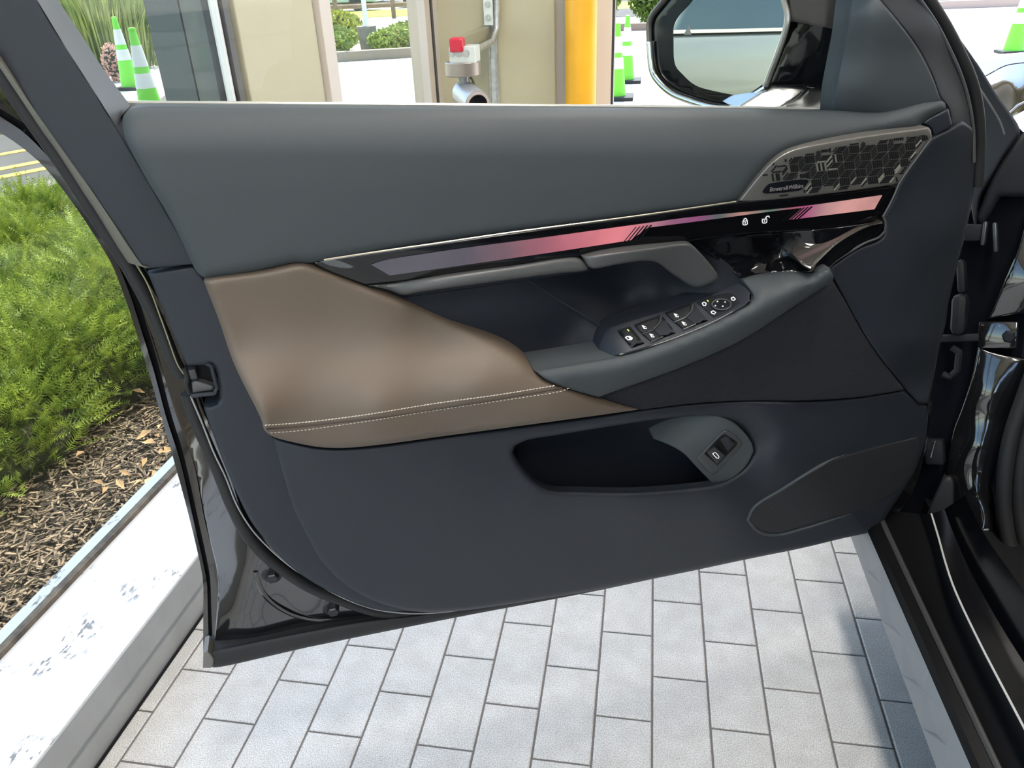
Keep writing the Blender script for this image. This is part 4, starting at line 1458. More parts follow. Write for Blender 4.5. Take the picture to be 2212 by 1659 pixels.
pa, pb_ = D(1662, 414, gr_f(np.array([[1662, 414]]))[0] + .0016), D(1735, 405.5, gr_f(np.array([[1735, 405]]))[0] + .0016)
text_mesh('badge_lettering', 'Bowers&Wilkins', pa, pb_ - pa, V, .0079, mat('badge_grey', (.17, .15, .15), .4, emit=((.6, .55, .55), .05)), badge, fit=float(np.linalg.norm(pb_ - pa)))

# --- pull pocket, ledge and release handle
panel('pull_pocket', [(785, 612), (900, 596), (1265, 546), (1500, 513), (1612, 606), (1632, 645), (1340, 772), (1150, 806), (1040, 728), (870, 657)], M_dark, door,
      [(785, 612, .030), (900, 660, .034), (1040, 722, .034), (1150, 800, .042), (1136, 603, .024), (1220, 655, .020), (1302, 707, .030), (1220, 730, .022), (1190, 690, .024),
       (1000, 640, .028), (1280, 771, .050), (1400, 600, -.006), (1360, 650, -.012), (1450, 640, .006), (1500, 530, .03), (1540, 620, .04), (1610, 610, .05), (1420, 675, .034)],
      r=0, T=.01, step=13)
MB().tube(pts3([(1138, 603), (1220, 656), (1302, 707)], lambda q: np.interp(q[:, 0], [1138, 1220, 1302], [.0235, .0205, .0300]), 10), .0012, 6).build('pocket_crease', M_soft2, door, True)
panel('pull_ledge', [(790, 616.5, 1), (842, 611), (905, 602.5), (1100, 575), (1243, 555, 0), (1258, 561), (1268, 570), (1271, 581, 0), (1205, 591), (1140, 599.5), (1000, 618), (905, 631), (870, 637),
                     (838, 626)], M_handle, door, [(790, 616, .056), (905, 602, .062), (1243, 555, .062), (1271, 581, .066), (905, 631, .066), (870, 637, .056)], r=.008, T=.02, step=7)
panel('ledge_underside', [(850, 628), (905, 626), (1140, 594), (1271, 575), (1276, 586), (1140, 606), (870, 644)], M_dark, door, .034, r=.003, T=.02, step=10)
panel('release_handle', [(1257.5, 553.5, 1), (1300, 548), (1400, 535.5), (1478, 525.5), (1492, 527), (1502, 535), (1549, 590), (1552, 601), (1543, 608.5), (1506, 621.5), (1490, 616.5), (1450, 590),
                         (1418, 567), (1392, 563.5), (1330, 572), (1281, 580.5), (1272, 577)], M_handle, door,
      [(1257, 554, .068), (1480, 526, .070), (1281, 580, .072), (1400, 562, .072), (1549, 592, .060), (1500, 620, .050), (1450, 590, .056)], r=.0055, T=.016, step=7)
# --- gloss housing forward of the handle
hs_c = [(1487, 522, .044), (1600, 508, .052), (1760, 496, .058), (1907, 476, .058), (1912, 490, .058), (1600, 601, .052), (1680, 560, .034), (1690, 588, .060), (1760, 588, .074), (1700, 530, .036),
        (1560, 560, .040), (1860, 528, .060), (1800, 566, .070)]
hsg = panel('gloss_housing', [(1487, 521), (1600, 506), (1760, 495), (1860, 483), (1906, 474, 1), (1912, 482), (1911, 500), (1898, 513), (1868, 526), (1831, 547), (1804, 565), (1790, 578, 1), (1768, 589),
                              (1681, 589), (1636, 594), (1601, 603, 1), (1548, 562)], M_gloss, door, hs_c, r=.003, T=.03, step=10)
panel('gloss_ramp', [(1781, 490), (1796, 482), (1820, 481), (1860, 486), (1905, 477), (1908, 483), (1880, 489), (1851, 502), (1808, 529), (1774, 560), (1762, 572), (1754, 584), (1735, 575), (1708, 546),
                     (1716, 525), (1750, 507)], mat('gloss_taupe_sheen', (.045, .040, .035), .07, spec=.9, coat=1), hsg,  # taupe base paints the beige interior's reflection into this facet
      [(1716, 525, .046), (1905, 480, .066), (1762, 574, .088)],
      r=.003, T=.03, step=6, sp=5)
MB().tube(pts3([(1907, 466), (1913, 481), (1911.5, 499.6), (1899, 512), (1868, 525), (1831, 547), (1804, 565), (1791, 577)], .062, 6), .0015, 6).build('housing_edge', M_handle, hsg, True)
MB().tube(pts3([(2013, 298), (1990, 329), (1941, 399), (1936, 412), (1924, 438), (1908, 467)], .066, 6), .0014, 6).build('housing_edge', M_handle, hsg, True)

# --- armrest and switch panel
ar_o = [(1153, 800, 1), (1227, 788), (1342, 767), (1436, 738.5), (1537, 698), (1612, 659), (1626, 643), (1622, 632), (1600, 603, 1), (1622, 596), (1679, 589.5), (1754, 590), (1792, 578.5, 1), (1801, 598),
        (1799, 607, 1), (1706, 668), (1605, 733), (1470, 794), (1335, 843), (1292, 858, 1), (1214, 835), (1180, 820)]


def rail_ctrl(pts, ws, n):
    q = path(pts, False, 3)
    s = np.r_[0, np.cumsum(np.linalg.norm(np.diff(q, axis=0), axis=1))]; s = s / s[-1]
    return [(float(np.interp(k, s, q[:, 0])), float(np.interp(k, s, q[:, 1])), float(np.interp(k, np.linspace(0, 1, len(ws)), ws))) for k in np.linspace(0, 1, n)]


ar_c = (rail_ctrl([(1153, 800), (1227, 788), (1342, 767), (1436, 738), (1537, 698), (1612, 659)], [.090, .091, .091, .091, .090], 14)
        + rail_ctrl([(1165, 812), (1200, 808), (1369, 773), (1504, 719), (1605, 668), (1700, 622), (1770, 592)], [.100, .100, .100, .100, .098, .094, .088], 18)
        + rail_ctrl([(1190, 822), (1369, 785), (1504, 732), (1605, 680), (1700, 634), (1790, 592)], [.102, .104, .104, .103, .100, .092], 18)
        + rail_ctrl([(1232, 839), (1335, 826), (1470, 776), (1605, 714), (1706, 652), (1797, 601)], [.099, .099, .099, .098, .096, .088], 14)
        + rail_ctrl([(1292, 857), (1335, 843), (1470, 794), (1605, 733), (1706, 668), (1799, 607)], [.090, .090, .090, .089, .088, .082], 14)
        + [(1600, 603, .054), (1640, 594, .056), (1679, 590, .060), (1754, 590, .074), (1626, 643, .086), (1650, 620, .082), (1700, 600, .078)])
panel('armrest', ar_o, M_soft, door, ar_c, r=.004, dep=.003, T=.05, step=9)
sw_c = [(1308, 709, .046), (1396, 682, .046), (1497, 651, .047), (1598, 609, .048), (1338, 766, .091), (1436, 737, .091), (1537, 697, .091), (1622, 640, .087), (1282, 775, .060), (1300, 740, .062)]
sw_f = surf(sw_c)
swp = panel('switch_panel', [(1308, 709, 1), (1396, 682), (1497, 651.5), (1598, 609, 1), (1612, 622), (1623, 636), (1623, 646), (1610, 658), (1537, 697), (1436, 737), (1338, 766.5), (1282, 776, 1),
                             (1296, 738)], M_soft2, door, sw_c, r=.002, T=.03, step=9)
MB().tube(pts3([(1338, 766.5), (1436, 738), (1537, 697.5), (1610, 658)], .0915, 8), .0011, 6).build('panel_edge', M_handle, swp, True)
swl = lambda k: (lambda q: sw_f(q) + k)
sw3 = lambda p, k: D(p[0], p[1], sw_f(np.array([p], float))[0] + k)


def plate(name, poly, k, mt, parent, r=.001, T=.004, sp=5, step=8):
    return panel(name, poly, mt, parent, swl(k), r=r, T=T, sp=sp, step=step)


def icon(polys, k, parent, name='icon'):
    m = MB()
    for poly in polys:
        m.prism([sw3(p, k) for p in poly], N * .0003)
    return m.build(name, M_icon, parent)


def window_icon(cx, cy, s, k, parent):
    inner = MB().prism([sw3(p, k + .00035) for p in [(cx + .3 * s, cy + .3 * s), (cx + 2.6 * s, cy + .1 * s), (cx + 3.8 * s, cy + 2.8 * s), (cx + 1.2 * s, cy + 3.1 * s)]], N * .0002)
    inner.build('icon_pane', M_black, parent)
    return icon([[(cx - 6 * s, cy - 3 * s), (cx - 4.5 * s, cy - 3.6 * s), (cx + 2 * s, cy - 1.5 * s), (cx + 5.5 * s, cy + 3.5 * s), (cx + 4.5 * s, cy + 4.3 * s), (cx - 1 * s, cy + 4.5 * s)]], k, parent)


lk = plate('lock_switch', [(1334, 715.6), (1362, 706), (1392, 741.5), (1364.5, 752)], .0008, M_switch, swp)
icon([[(1354.5, 712), (1356.5, 711.2), (1359.5, 714.5), (1357.6, 715.3)]], .0012, lk, 'led').data.materials[0] = M_led
icon([[(1350, 729), (1353, 726), (1361, 725.5), (1367, 730), (1364, 734.5), (1356, 735)]], .0012, lk)
MB().prism([sw3(p, .0016) for p in [(1353, 729), (1356, 727.5), (1360, 731), (1357, 733)]], N * .0002).build('icon_pane', M_black, lk)
for (well, r1_, r2_, ic, crv) in (
        ([(1370, 703), (1429, 680.5), (1461, 719.5), (1406, 738)], [(1372, 704), (1406, 691), (1424, 686), (1420, 700), (1412, 711), (1387, 720)],
         [(1388, 721.5), (1412, 712.5), (1429, 727), (1406, 737)], ((1392, 706), (1408.5, 724)), [(1429, 681), (1425, 696), (1412, 711)]),
        ([(1437.5, 676.5), (1498, 655), (1530, 693), (1475, 712)], [(1439, 677.5), (1474, 664), (1492, 659), (1490, 673), (1482, 684), (1456, 694)],
         [(1457, 695.5), (1482, 685), (1500, 700), (1476, 710.5)], ((1461, 680.5), (1478, 698)), [(1497, 656), (1494, 671), (1482, 684)])):
    wl_ = plate('switch_well', well, .0006, M_dark, swp, r=.0008)
    a_ = plate('window_switch', r1_, .0030, M_switch, swp, r=.0015, T=.004)
    window_icon(*ic[0], 1.0, .0034, a_)
    b_ = plate('window_switch', r2_, .0025, M_switch, swp, r=.0015, T=.004)
    window_icon(*ic[1], 1.0, .0029, b_)
    MB().tube([sw3(p, .0032) for p in path(crv, False, 3)], .0009, 6).build('switch_edge', M_handle, a_, True)
    e0 = np.array(r2_[0]); e1 = np.array(r2_[1])
    MB().tube([sw3(e0, .0028), sw3(e1, .0028)], .0007, 6).build('switch_edge', M_handle, b_, True)
    e0 = np.array(r2_[3]); e1 = np.array(r2_[2])
    MB().tube([sw3(e0 + [0, 1], .003), sw3(e1 + [3, 0], .003)], .0008, 6).build('switch_edge', M_handle, b_, True)
mp_ = plate('mirror_control', [(1505, 653), (1533, 642), (1577, 633.5, 0), (1587, 638, 0), (1599, 653.5), (1573, 671), (1541, 686)], .0012, M_switch, swp, r=.0012)
kc = sw3((1555, 656), .001)
kn_ = MB()
ring = [sw3((1555 + 20.5 * math.cos(a), 656 + 11.5 * math.sin(a)), .001) for a in np.linspace(0, 2 * math.pi, 25)[:-1]]
kb = MB().prism([np.array(p) for p in ring], N * .0045 + V * .001)
kb.build('mirror_knob', mat('knob_black', (.012, .013, .016), .25), swp)
MB().tube([p + N * .0045 + V * .001 for p in ring] + [ring[0] + N * .0045 + V * .001], .0009, 6).build('knob_rim', M_handle, mp_, True)
m = MB()
for (cx, cy, a) in ((1549.5, 651, 2.4), (1566, 652, .7), (1545, 660, 2.6), (1561, 661, .6)):
    m.prism([sw3((cx - 2, cy + 1.4), .0048), sw3((cx + 2.2, cy + .8), .0048), sw3((cx + .6, cy - 1.6), .0048)], N * .0004)
m.build('arrow_icon', M_icon, mp_)
for pl_ in ([(1517, 655), (1521, 652.5), (1525.5, 655.5), (1524, 660), (1519.5, 660)], [(1536, 673.5), (1541, 671.5), (1546, 675), (1543, 678.5), (1538, 677)],
            [(1579.5, 644), (1584, 641.5), (1588.5, 646), (1585, 649), (1581, 648)]):
    q = [sw3(p, .0024) for p in pl_]
    MB().tube(q + [q[0]], .0007, 6).build('mirror_icon', M_icon, mp_)
icon([[(1526.5, 648.5), (1528.5, 647.8), (1531, 650.6), (1529.2, 651.4)]], .0022, mp_, 'led').data.materials[0] = M_led

# --- fabric insert, hinge-side panel
panel('fabric_insert', [(1292, 857, 1), (1335, 842), (1470, 793), (1605, 732), (1706, 667), (1799, 606, 1), (1825, 650), (1865, 721), (1938, 822), (1955, 842, 1), (1925, 847), (1852, 858), (1740, 865),
                        (1583, 866), (1490, 872), (1386, 885, 1), (1340, 874)], M_fabric, door,
      [(1292, 857, .078), (1470, 793, .078), (1605, 732, .076), (1799, 606, .066), (1955, 842, .050), (1740, 865, .058), (1490, 872, .066), (1386, 885, .072), (1650, 790, .064), (1850, 780, .054)],
      r=.0035, T=.04, step=14)
hp_c = [(2054, 276, .044), (1941, 400, .054), (1908, 467, .054), (1912, 490, .054), (1792, 578, .062), (1852, 700, .054), (1939, 822, .046), (2000, 877, .040), (2107, 300, .010), (2093, 462, .006),
        (2066, 574, .006), (2040, 700, .006), (2015, 817, .010), (2000, 500, .046), (1960, 620, .050), (1980, 750, .044)]
panel('hinge_side_panel', [(2014, 298, 1), (2056, 277, 1), (2080, 262), (2104, 280, 1), (2107, 300), (2105, 351), (2099, 429), (2087, 489), (2066, 574), (2048, 652), (2040, 700), (2026, 756), (2015, 817),
                           (2004, 872, 1), (1986, 872), (1939, 821), (1865, 720), (1825, 649), (1800, 601, 1), (1792, 578, 1), (1810, 566), (1855, 536), (1895, 521), (1907, 511), (1913, 488), (1909, 468, 1),
                           (1934, 421), (1941, 400, 1)], M_soft2, door, hp_c, r=.005, T=.05, step=15)
panel('hinge_face', [(2090, 300), (2109, 300), (2107, 351), (2101, 429), (2089, 489), (2068, 574), (2050, 652), (2042, 700), (2028, 756), (2017, 817), (2006, 880), (2000, 960), (1975, 1060), (1925, 1140),
                     (1880, 1140), (1900, 1000), (1980, 860), (2000, 700), (2050, 500)], M_paint, door, -.02, r=.002, T=.06, step=25)

# --- lower panel with the pocket
lo_o = [(587, 944, 1), (641, 959), (692, 968), (739, 969.5), (810, 964), (944, 946), (1146, 919), (1315, 896), (1389, 885), (1490, 873), (1583, 867), (1740, 866), (1852, 859), (1925, 848), (1955, 843, 1),
        (1986, 873, 1), (2002, 878, 1), (1999, 946), (1981, 1005), (1957, 1050), (1921, 1105), (1900, 1138), (1872, 1152, 1), (1820, 1163), (1737, 1183), (1600, 1211), (1506, 1231), (1316, 1269),
        (1158, 1296), (1060, 1311), (1000, 1318.5), (917, 1322), (866, 1316), (803, 1297), (740, 1260), (695, 1216), (664, 1164), (631, 1092), (607, 1015)]
bin_o = [(1108, 978), (1113, 963), (1134, 952), (1214, 938), (1337, 918), (1429, 904.6), (1515, 897), (1558, 901.5), (1595, 923), (1622, 957), (1627, 975), (1610, 1006), (1576, 1034), (1542, 1046.5),
         (1490, 1054), (1367, 1063), (1244, 1061), (1189, 1058), (1164, 1046), (1125, 1006)]
lo_c = [(587, 944, .052), (641, 959, .062), (739, 969, .066), (1000, 940, .068), (1315, 896, .066), (1740, 866, .050), (1955, 843, .042), (2000, 900, .034), (1957, 1050, .026), (1880, 1145, .022),
        (1600, 1211, .030), (1300, 1270, .034), (1000, 1318, .034), (866, 1316, .032), (740, 1260, .036), (640, 1100, .046), (900, 1080, .064), (1150, 1090, .070), (1367, 1085, .074), (1560, 1060, .066),
        (1700, 938, .062), (1664, 897, .060), (1670, 985, .062), (1620, 872, .060), (1640, 950, .046), (1600, 1022, .052), (1608, 912, .046), (1760, 935, .056), (1840, 925, .046), (1300, 1170, .052), (900, 1200, .050), (1090, 1000, .066), (1650, 1100, .044), (1500, 1150, .050), (1000, 1010, .068)]
spk_o = [(1614, 1124), (1627, 1098), (1691, 1056), (1792, 996), (1838, 978), (1946, 950), (1985, 944, 0), (1978, 1003), (1955, 1050), (1915, 1080), (1874, 1097), (1806, 1119), (1737, 1140), (1673, 1155.5), (1637, 1147)]
lower = panel('lower_panel', lo_o, M_soft2, door, lo_c, r=.007, T=.05, step=12, holes=[bin_o], hr=.010)
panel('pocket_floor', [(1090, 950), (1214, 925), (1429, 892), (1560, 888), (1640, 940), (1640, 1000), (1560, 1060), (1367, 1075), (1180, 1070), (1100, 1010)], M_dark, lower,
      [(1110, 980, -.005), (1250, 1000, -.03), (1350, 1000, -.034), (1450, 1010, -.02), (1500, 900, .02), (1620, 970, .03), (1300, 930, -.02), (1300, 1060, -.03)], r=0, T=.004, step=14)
lo_f = surf(lo_c)
pod_c = [(1515, 898, .030), (1558, 902, .046), (1620, 960, .052), (1600, 1015, .052), (1542, 1044, .052), (1502, 1005, .048), (1470, 972, .042), (1430, 950, .018), (1405, 935, -.004), (1470, 920, .020),
         (1560, 970, .052)]
pod_f = surf(pod_c)
pod = panel('button_pod', [(1400, 925), (1440, 905), (1515, 896), (1558, 900), (1596, 922), (1624, 957), (1628, 975), (1611, 1007), (1577, 1035), (1541, 1047, 1), (1502, 1006), (1472, 976), (1438, 958), (1412, 948)],
            M_soft, lower, pod_c, r=.002, T=.05, step=8)
bz = panel('button_bezel', [(1503, 990), (1560, 932), (1567, 929), (1575, 931), (1600, 951), (1604, 957), (1600, 966), (1545, 1023), (1539, 1026), (1531, 1021)], mat('bezel_grey', (.055, .057, .058), .4),
           lower, lambda q: pod_f(q) + .002, r=.0025, T=.006, step=6, sp=4)
panel('button_well', [(1522, 981), (1562, 940), (1568, 939), (1592, 955), (1593, 960), (1550, 1005)], M_black, lower, lambda q: pod_f(q) + .0028, r=.001, T=.003, step=6, sp=4)
bt = panel('tailgate_button', [(1527, 978), (1545, 966), (1567, 984), (1549, 1003)], mat('button_grey', (.035, .037, .038), .35), lower, lambda q: pod_f(q) + .007, r=.0015, T=.008, step=5, sp=4)
panel('button_back', [(1556, 950), (1567, 942), (1590, 958), (1573, 976)], mat('button_inner', (.028, .030, .036), .3), lower, lambda q: pod_f(q) + .0032, r=.001, T=.002, step=5, sp=4)
MB().tube([D(p[0], p[1], pod_f(np.array([p]))[0] + .0064) for p in ((1545, 965), (1556, 975), (1567, 983))], .0010, 6).build('button_edge', M_gloss, lower, True)
cpts = [(1540, 979.5), (1545, 977.5), (1549, 981), (1553, 986), (1552.5, 990), (1548, 989.5), (1543, 984), (1540.5, 982), (1540, 979.5)]
MB().tube([D(p[0], p[1], pod_f(np.array([p], float))[0] + .0077) for p in cpts], .0006, 6).build('tailgate_icon', M_icon, lower)
# door speaker
M_mesh = mat('speaker_mesh', (.012, .012, .014), .6)
t = M_mesh.node_tree
uvn = t.nodes.new('ShaderNodeUVMap')
vo = t.nodes.new('ShaderNodeTexVoronoi'); vo.inputs['Scale'].default_value = 330; vo.inputs['Randomness'].default_value = 0.12
t.links.new(uvn.outputs[0], vo.inputs['Vector'])
rp = t.nodes.new('ShaderNodeValToRGB')
rp.color_ramp.elements[0].position = .28; rp.color_ramp.elements[0].color = (.002, .002, .003, 1)
rp.color_ramp.elements[1].position = .42; rp.color_ramp.elements[1].color = (.030, .031, .034, 1)
t.links.new(vo.outputs['Distance'], rp.inputs[0]); t.links.new(rp.outputs[0], t.nodes['Principled BSDF'].inputs['Base Color'])
panel('door_speaker_mesh', spk_o, M_mesh, lower, lambda q: lo_f(q) + .0015, r=.006, T=.012, step=12)
_n = len(path([(1830, 981), (1792, 995), (1691, 1055), (1628, 1096), (1615, 1122), (1637, 1147), (1673, 1156), (1737, 1141), (1806, 1120), (1840, 1109)], False, 8))
RIM = [.0028 * min(1, .08 + 7 * k / _n, .08 + 7 * (_n - 1 - k) / _n) for k in range(_n)]
MB().tube(pts3([(1830, 981), (1792, 995), (1691, 1055), (1628, 1096), (1615, 1122), (1637, 1147), (1673, 1156), (1737, 1141), (1806, 1120), (1840, 1109)], lambda q: lo_f(q) + .001, 8), RIM, 8).build(
    'speaker_rim', M_soft, lower, True)

# --- mirror triangle, front frame
panel('mirror_sail_trim', [(1860, -120, 1), (1838, 0), (1828, 75), (1817, 130), (1806, 186), (1801, 225), (1800, 252, 1), (1875, 256), (1912, 253), (1986, 234), (2033, 220, 1), (2030, 209), (2013, 164), (1985, 110), (1957, 69), (1901, 0),
       (1870, -40, 1)], M_soft, door,
      [(1838, 0, .000), (1801, 225, .004), (1817, 130, .004), (1860, 20, .026), (1840, 240, .012), (1840, 180, .020), (1875, 254, .014), (1900, 240, .026), (1912, 252, .024), (2030, 215, .040), (1985, 110, .038), (1901, 0, .036), (1860, -120, .01)], r=.004, T=.03, step=12)
panel('front_frame', [(1870, -42, 1), (1902, 0), (1959, 70), (1987, 111), (2015, 165), (2032, 210), (2049, 234), (2056, 277, 1), (2082, 290), (2106, 298, 1), (2103, 279), (2094, 220), (2079, 168), (2055, 112), (2024, 52), (1989, 0),
                      (1905, -120), (1690, -420, 1), (1640, -420, 1), (1830, -120)], M_soft2, door,
      [(1902, 0, .032), (1987, 111, .034), (2049, 234, .036), (1989, 0, .010), (2055, 112, .010), (2094, 220, .010), (2106, 298, .010), (2000, 60, .026), (1860, -120, .03)], r=.003, T=.04, step=12)
MB().tube(pts3([(1904, -120), (1988, 0), (2023, 52), (2054, 112), (2078, 168), (2093, 220), (2103, 285), (2104, 350)], .012, 12), .0022, 8).build('frame_lip', M_handle, door, True)
MB().tube(pts3([(1925, -120), (2005, 0), (2040, 55), (2070, 112), (2096, 170), (2110, 225), (2116, 300), (2112, 400)], -.002, 12), .008, 10).build('front_seal', M_rubber, door, True)

panel('top_frame_rail', [(-395, -420, 1), (-160, -420, 1), (300, -440), (800, -450), (1300, -445), (1640, -420, 1), (1690, -420, 1), (1600, -480), (1200, -530), (700, -535), (100, -510), (-300, -460)], M_soft2, door, .02, r=.004, T=.04, step=30)

# --- side glass
glp = [(-165, -415, 1), (36, -120), (118, 0), (219, 152), (278, 236, 1), (1106, 246), (1800, 252, 1), (1815, 130), (1838, 0), (1835, -110), (1650, -415, 1)]
panel('window_glass', glp, glass_mat('door_glass', (.95, .97, .95), .9), door, -.030, r=0, T=0, step=60, smooth=False)

# ================================================================ exterior mirror
_m = D(1580, 100, -.16)
_v = CAM - _m; _v /= np.linalg.norm(_v)
_r = np.array([-.95, -.29, -.045]); _r /= np.linalg.norm(_r)
nm = _v + _r                      # turned so that it shows the road beside the window
nm /= np.linalg.norm(nm)
MP = (D(1695, 60, -.085), nm)


def mpanel(name, o, mt, parent, c=0.0, **kw):
    return panel(name, o, mt, parent, c, plane=MP, **kw)


hou = mpanel('mirror_housing', [(1497, -120), (1452, -25), (1434, 0), (1408, 32), (1402, 48), (1402, 91), (1411, 156), (1427, 180), (1453, 201), (1483, 214), (1533, 229), (1572, 234), (1600, 222), (1655, 188, 1), (1662, 165),
                                (1702, 44), (1694, 0), (1686, -70), (1672, -120)], M_gloss, door, -.012, r=.012, T=.09, step=16)
M_mir = mat('mirror_silver', (.86, .88, .86), 0.0, metal=1.0)
gl_o = [(1520, -55), (1497, 0), (1465, 37), (1456, 56), (1455, 87), (1459, 141), (1474, 160), (1502, 184), (1554, 199), (1606, 208.5), (1649, 180), (1660, 160), (1699, 41), (1692, 0), (1682, -60)]
mg = mpanel('mirror_glass', gl_o, M_mir, hou, -.004, r=0, T=.006, step=40, smooth=False)
mpanel('warning_triangle', [(1477, 75), (1487, 55), (1493, 75)], mat('warning_grey', (.25, .24, .22), .4), hou, -.0035, r=0, T=.0005, step=20, smooth=False)
mq = lambda pts, w: [on(p[0], p[1], MP[0] + nm * w, nm) for p in path(pts, False, 8)]
MB().tube(mq([(1402, 91), (1410, 156), (1426, 180), (1452, 202), (1482, 215), (1532, 230), (1570, 235), (1600, 224), (1655, 190)], -.006), .0050, 10).build('chrome_lip', M_chrome, hou, True)
MB().tube(mq([(1402, 90), (1402, 48), (1410, 30), (1436, -4), (1470, -60)], -.010), .0040, 8).build('housing_rim', mat('rim_taupe', (.20, .18, .16), .3, metal=.5), hou, True)
MB().tube(mq([(1676, -80), (1693, -2), (1701, 42), (1662, 163), (1653, 186)], -.002), .0042, 8).build('inner_rim', mat('rim_grey', (.45, .42, .40), .25, metal=.7), hou, True)
panel('mirror_foot', [(1695, -120, 1), (1697, 0), (1704, 45), (1664, 165), (1656, 190, 1), (1690, 192), (1745, 194), (1830, 197), (1845, 130), (1850, 0), (1860, -120, 1)], M_gloss, hou,
      [(1700, 0, -.10), (1704, 45, -.10), (1660, 180, -.10), (1745, 190, -.085), (1840, 100, -.06), (1850, -100, -.06), (1760, 60, -.075)], r=.006, T=.05, step=14)
panel('foot_cap', [(1703, -120, 1), (1706, 0), (1706, 46), (1760, 56), (1835, 70, 1), (1850, 0), (1860, -120, 1)], mat('reflection_brown_cap', (.10, .085, .08), .12), hou,  # lighter brown base paints the reflection on the foot's upper face
      [(1706, 0, -.085), (1706, 46, -.088), (1835, 70, -.055), (1850, -100, -.045)], r=.003, T=.03, step=12)
panel('chrome_arm', [(1650, 193), (1664, 186), (1735, 189), (1742, 192), (1725, 210), (1672, 240), (1600, 236), (1590, 230)], M_silver, hou,
      [(1650, 193, -.10), (1735, 189, -.082), (1672, 240, -.070), (1600, 236, -.095)], r=.005, T=.04, step=8)
panel('chrome_foot', [(1744, 192), (1760, 190), (1830, 200), (1830, 248), (1678, 246), (1690, 232), (1730, 208)], M_silver, hou,
      [(1744, 192, -.082), (1830, 200, -.055), (1830, 248, -.035), (1678, 246, -.060), (1740, 225, -.055)], r=.006, T=.03, step=8)

# ================================================================ the car the door belongs to


def zrail(pts, z, n=40):
    q = path(pts, False, 6)
    s = np.r_[0, np.cumsum(np.linalg.norm(np.diff(q, axis=0), axis=1))]
    tt = np.linspace(0, s[-1], n)
    zz = z if not hasattr(z, '__len__') else None
    out = []
    for k in tt:
        zv = zz if zz is not None else np.interp(k / s[-1], [0, 1], z)
        out.append(atz(np.interp(k, s, q[:, 0]), np.interp(k, s, q[:, 1]), zv))
    return out


def zloft(name, rails, mt, parent, smooth=True, up=np.array([-.3, -.3, .9]), sharp=35, **kw):
    n = len(rails[0])
    vs = [p for r in rails for p in r]
    fs = []
    for j in range(len(rails) - 1):
        for i in range(n - 1):
            f = (j * n + i, j * n + i + 1, (j + 1) * n + i + 1, (j + 1) * n + i)
            a, b_, c = vs[f[0]], vs[f[1]], vs[f[2]]
            fs.append(f if np.cross(b_ - a, c - a) @ up > 0 else f[::-1])
    o = mesh(name, vs, fs, mt, parent, smooth, **kw)
    if smooth:
        flat_sharp(o, sharp)
    return o


# silver skirt, pressed into long facets
lo_l = zrail([(1820, 1110), (1838, 1160), (2023, 1659), (2120, 1920)], .20, 15)
up_l = zrail([(1850, 1094), (1877, 1155), (2098, 1659), (2212, 1920)], .30, 15)
vs, fs = [], []
for a_, b_ in zip(lo_l, up_l):
    vs += [a_, a_ * .5 + b_ * .5, b_]
n_ = len(lo_l)
for i in range(n_):
    vs[3 * i + 1] = vs[3 * i + 1] + np.array([-.004 if i % 2 else .004, 0, .016 if i % 2 else -.016])
for i in range(n_ - 1):
    a_, b_ = 3 * i, 3 * i + 3
    if i % 2:
        fs += [(a_, a_ + 1, b_), (a_ + 1, b_ + 1, b_), (a_ + 1, a_ + 2, b_ + 2), (a_ + 1, b_ + 2, b_ + 1)]
    else:
        fs += [(a_, a_ + 1, b_ + 1), (a_, b_ + 1, b_), (a_ + 1, a_ + 2, b_ + 1), (a_ + 2, b_ + 2, b_ + 1)]
sk = mesh('side_skirt', vs, fs, mat('silver_skirt', (.30, .325, .35), .42, metal=.5), car)
zloft('skirt_underside', [[p + [.10, 0, -.03] for p in lo_l], lo_l], M_rubber, car, False)

S0 = zrail([(1845, 1090), (1877, 1155), (2098, 1659), (2212, 1920)], .300)
S1 = zrail([(1868, 1110), (1890, 1155), (2118, 1659), (2230, 1900)], .312)
S1b = zrail([(1893, 1110), (1918, 1168), (2146, 1659), (2260, 1900)], .316)
S1c = zrail([(1895, 1100), (1926, 1166), (2158, 1659), (2275, 1900)], .308)
S2 = zrail([(1985, 1110), (2006, 1165), (2026, 1225), (2062, 1330), (2150, 1510), (2300, 1800)], .330)
S3 = zrail([(2012, 1110), (2027, 1160), (2041, 1211), (2060, 1268), (2112, 1380), (2212, 1572), (2330, 1800)], .372)
S4 = zrail([(2040, 1100), (2056, 1143), (2078, 1195), (2110, 1260), (2170, 1365), (2260, 1505), (2400, 1720)], .378)
S5 = zrail([(2085, 1070), (2102, 1110), (2133, 1165), (2180, 1232), (2240, 1315), (2330, 1425), (2470, 1600)], .45)
zloft('door_sill', [S0, S1, S1b, S1c, S2], mat('sill_plastic', (.004, .004, .0045), .5, spec=.2), car)
zloft('sill_step', [S2, S3], mat('step_plastic', (.006, .006, .007), .5, spec=.25), car)
zloft('painted_sill', [S3, S4, S5], mat('sill_paint', (.003, .003, .004), .15, spec=.15), car)
MB().tube([p * .5 + q * .5 + np.array([0, 0, .003]) for p, q in zip(S1b, S1c)], .0052, 8).build('sill_ridge', mat('ridge_rubber', (.05, .05, .05), .4), car, True)
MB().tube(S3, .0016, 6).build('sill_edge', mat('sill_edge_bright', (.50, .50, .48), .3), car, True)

# hinge pillar
pn = np.array([-.44, -.86, .24]); pn /= np.linalg.norm(pn)
PIL = (np.array([.585, 1.36, .6]), pn)


def ppanel(name, o, mt, c=0.0, parent=car, **kw):
    kw.setdefault('r', .006); kw.setdefault('T', .04); kw.setdefault('step', 14)
    return panel(name, o, mt, parent, c, plane=PIL, **kw)


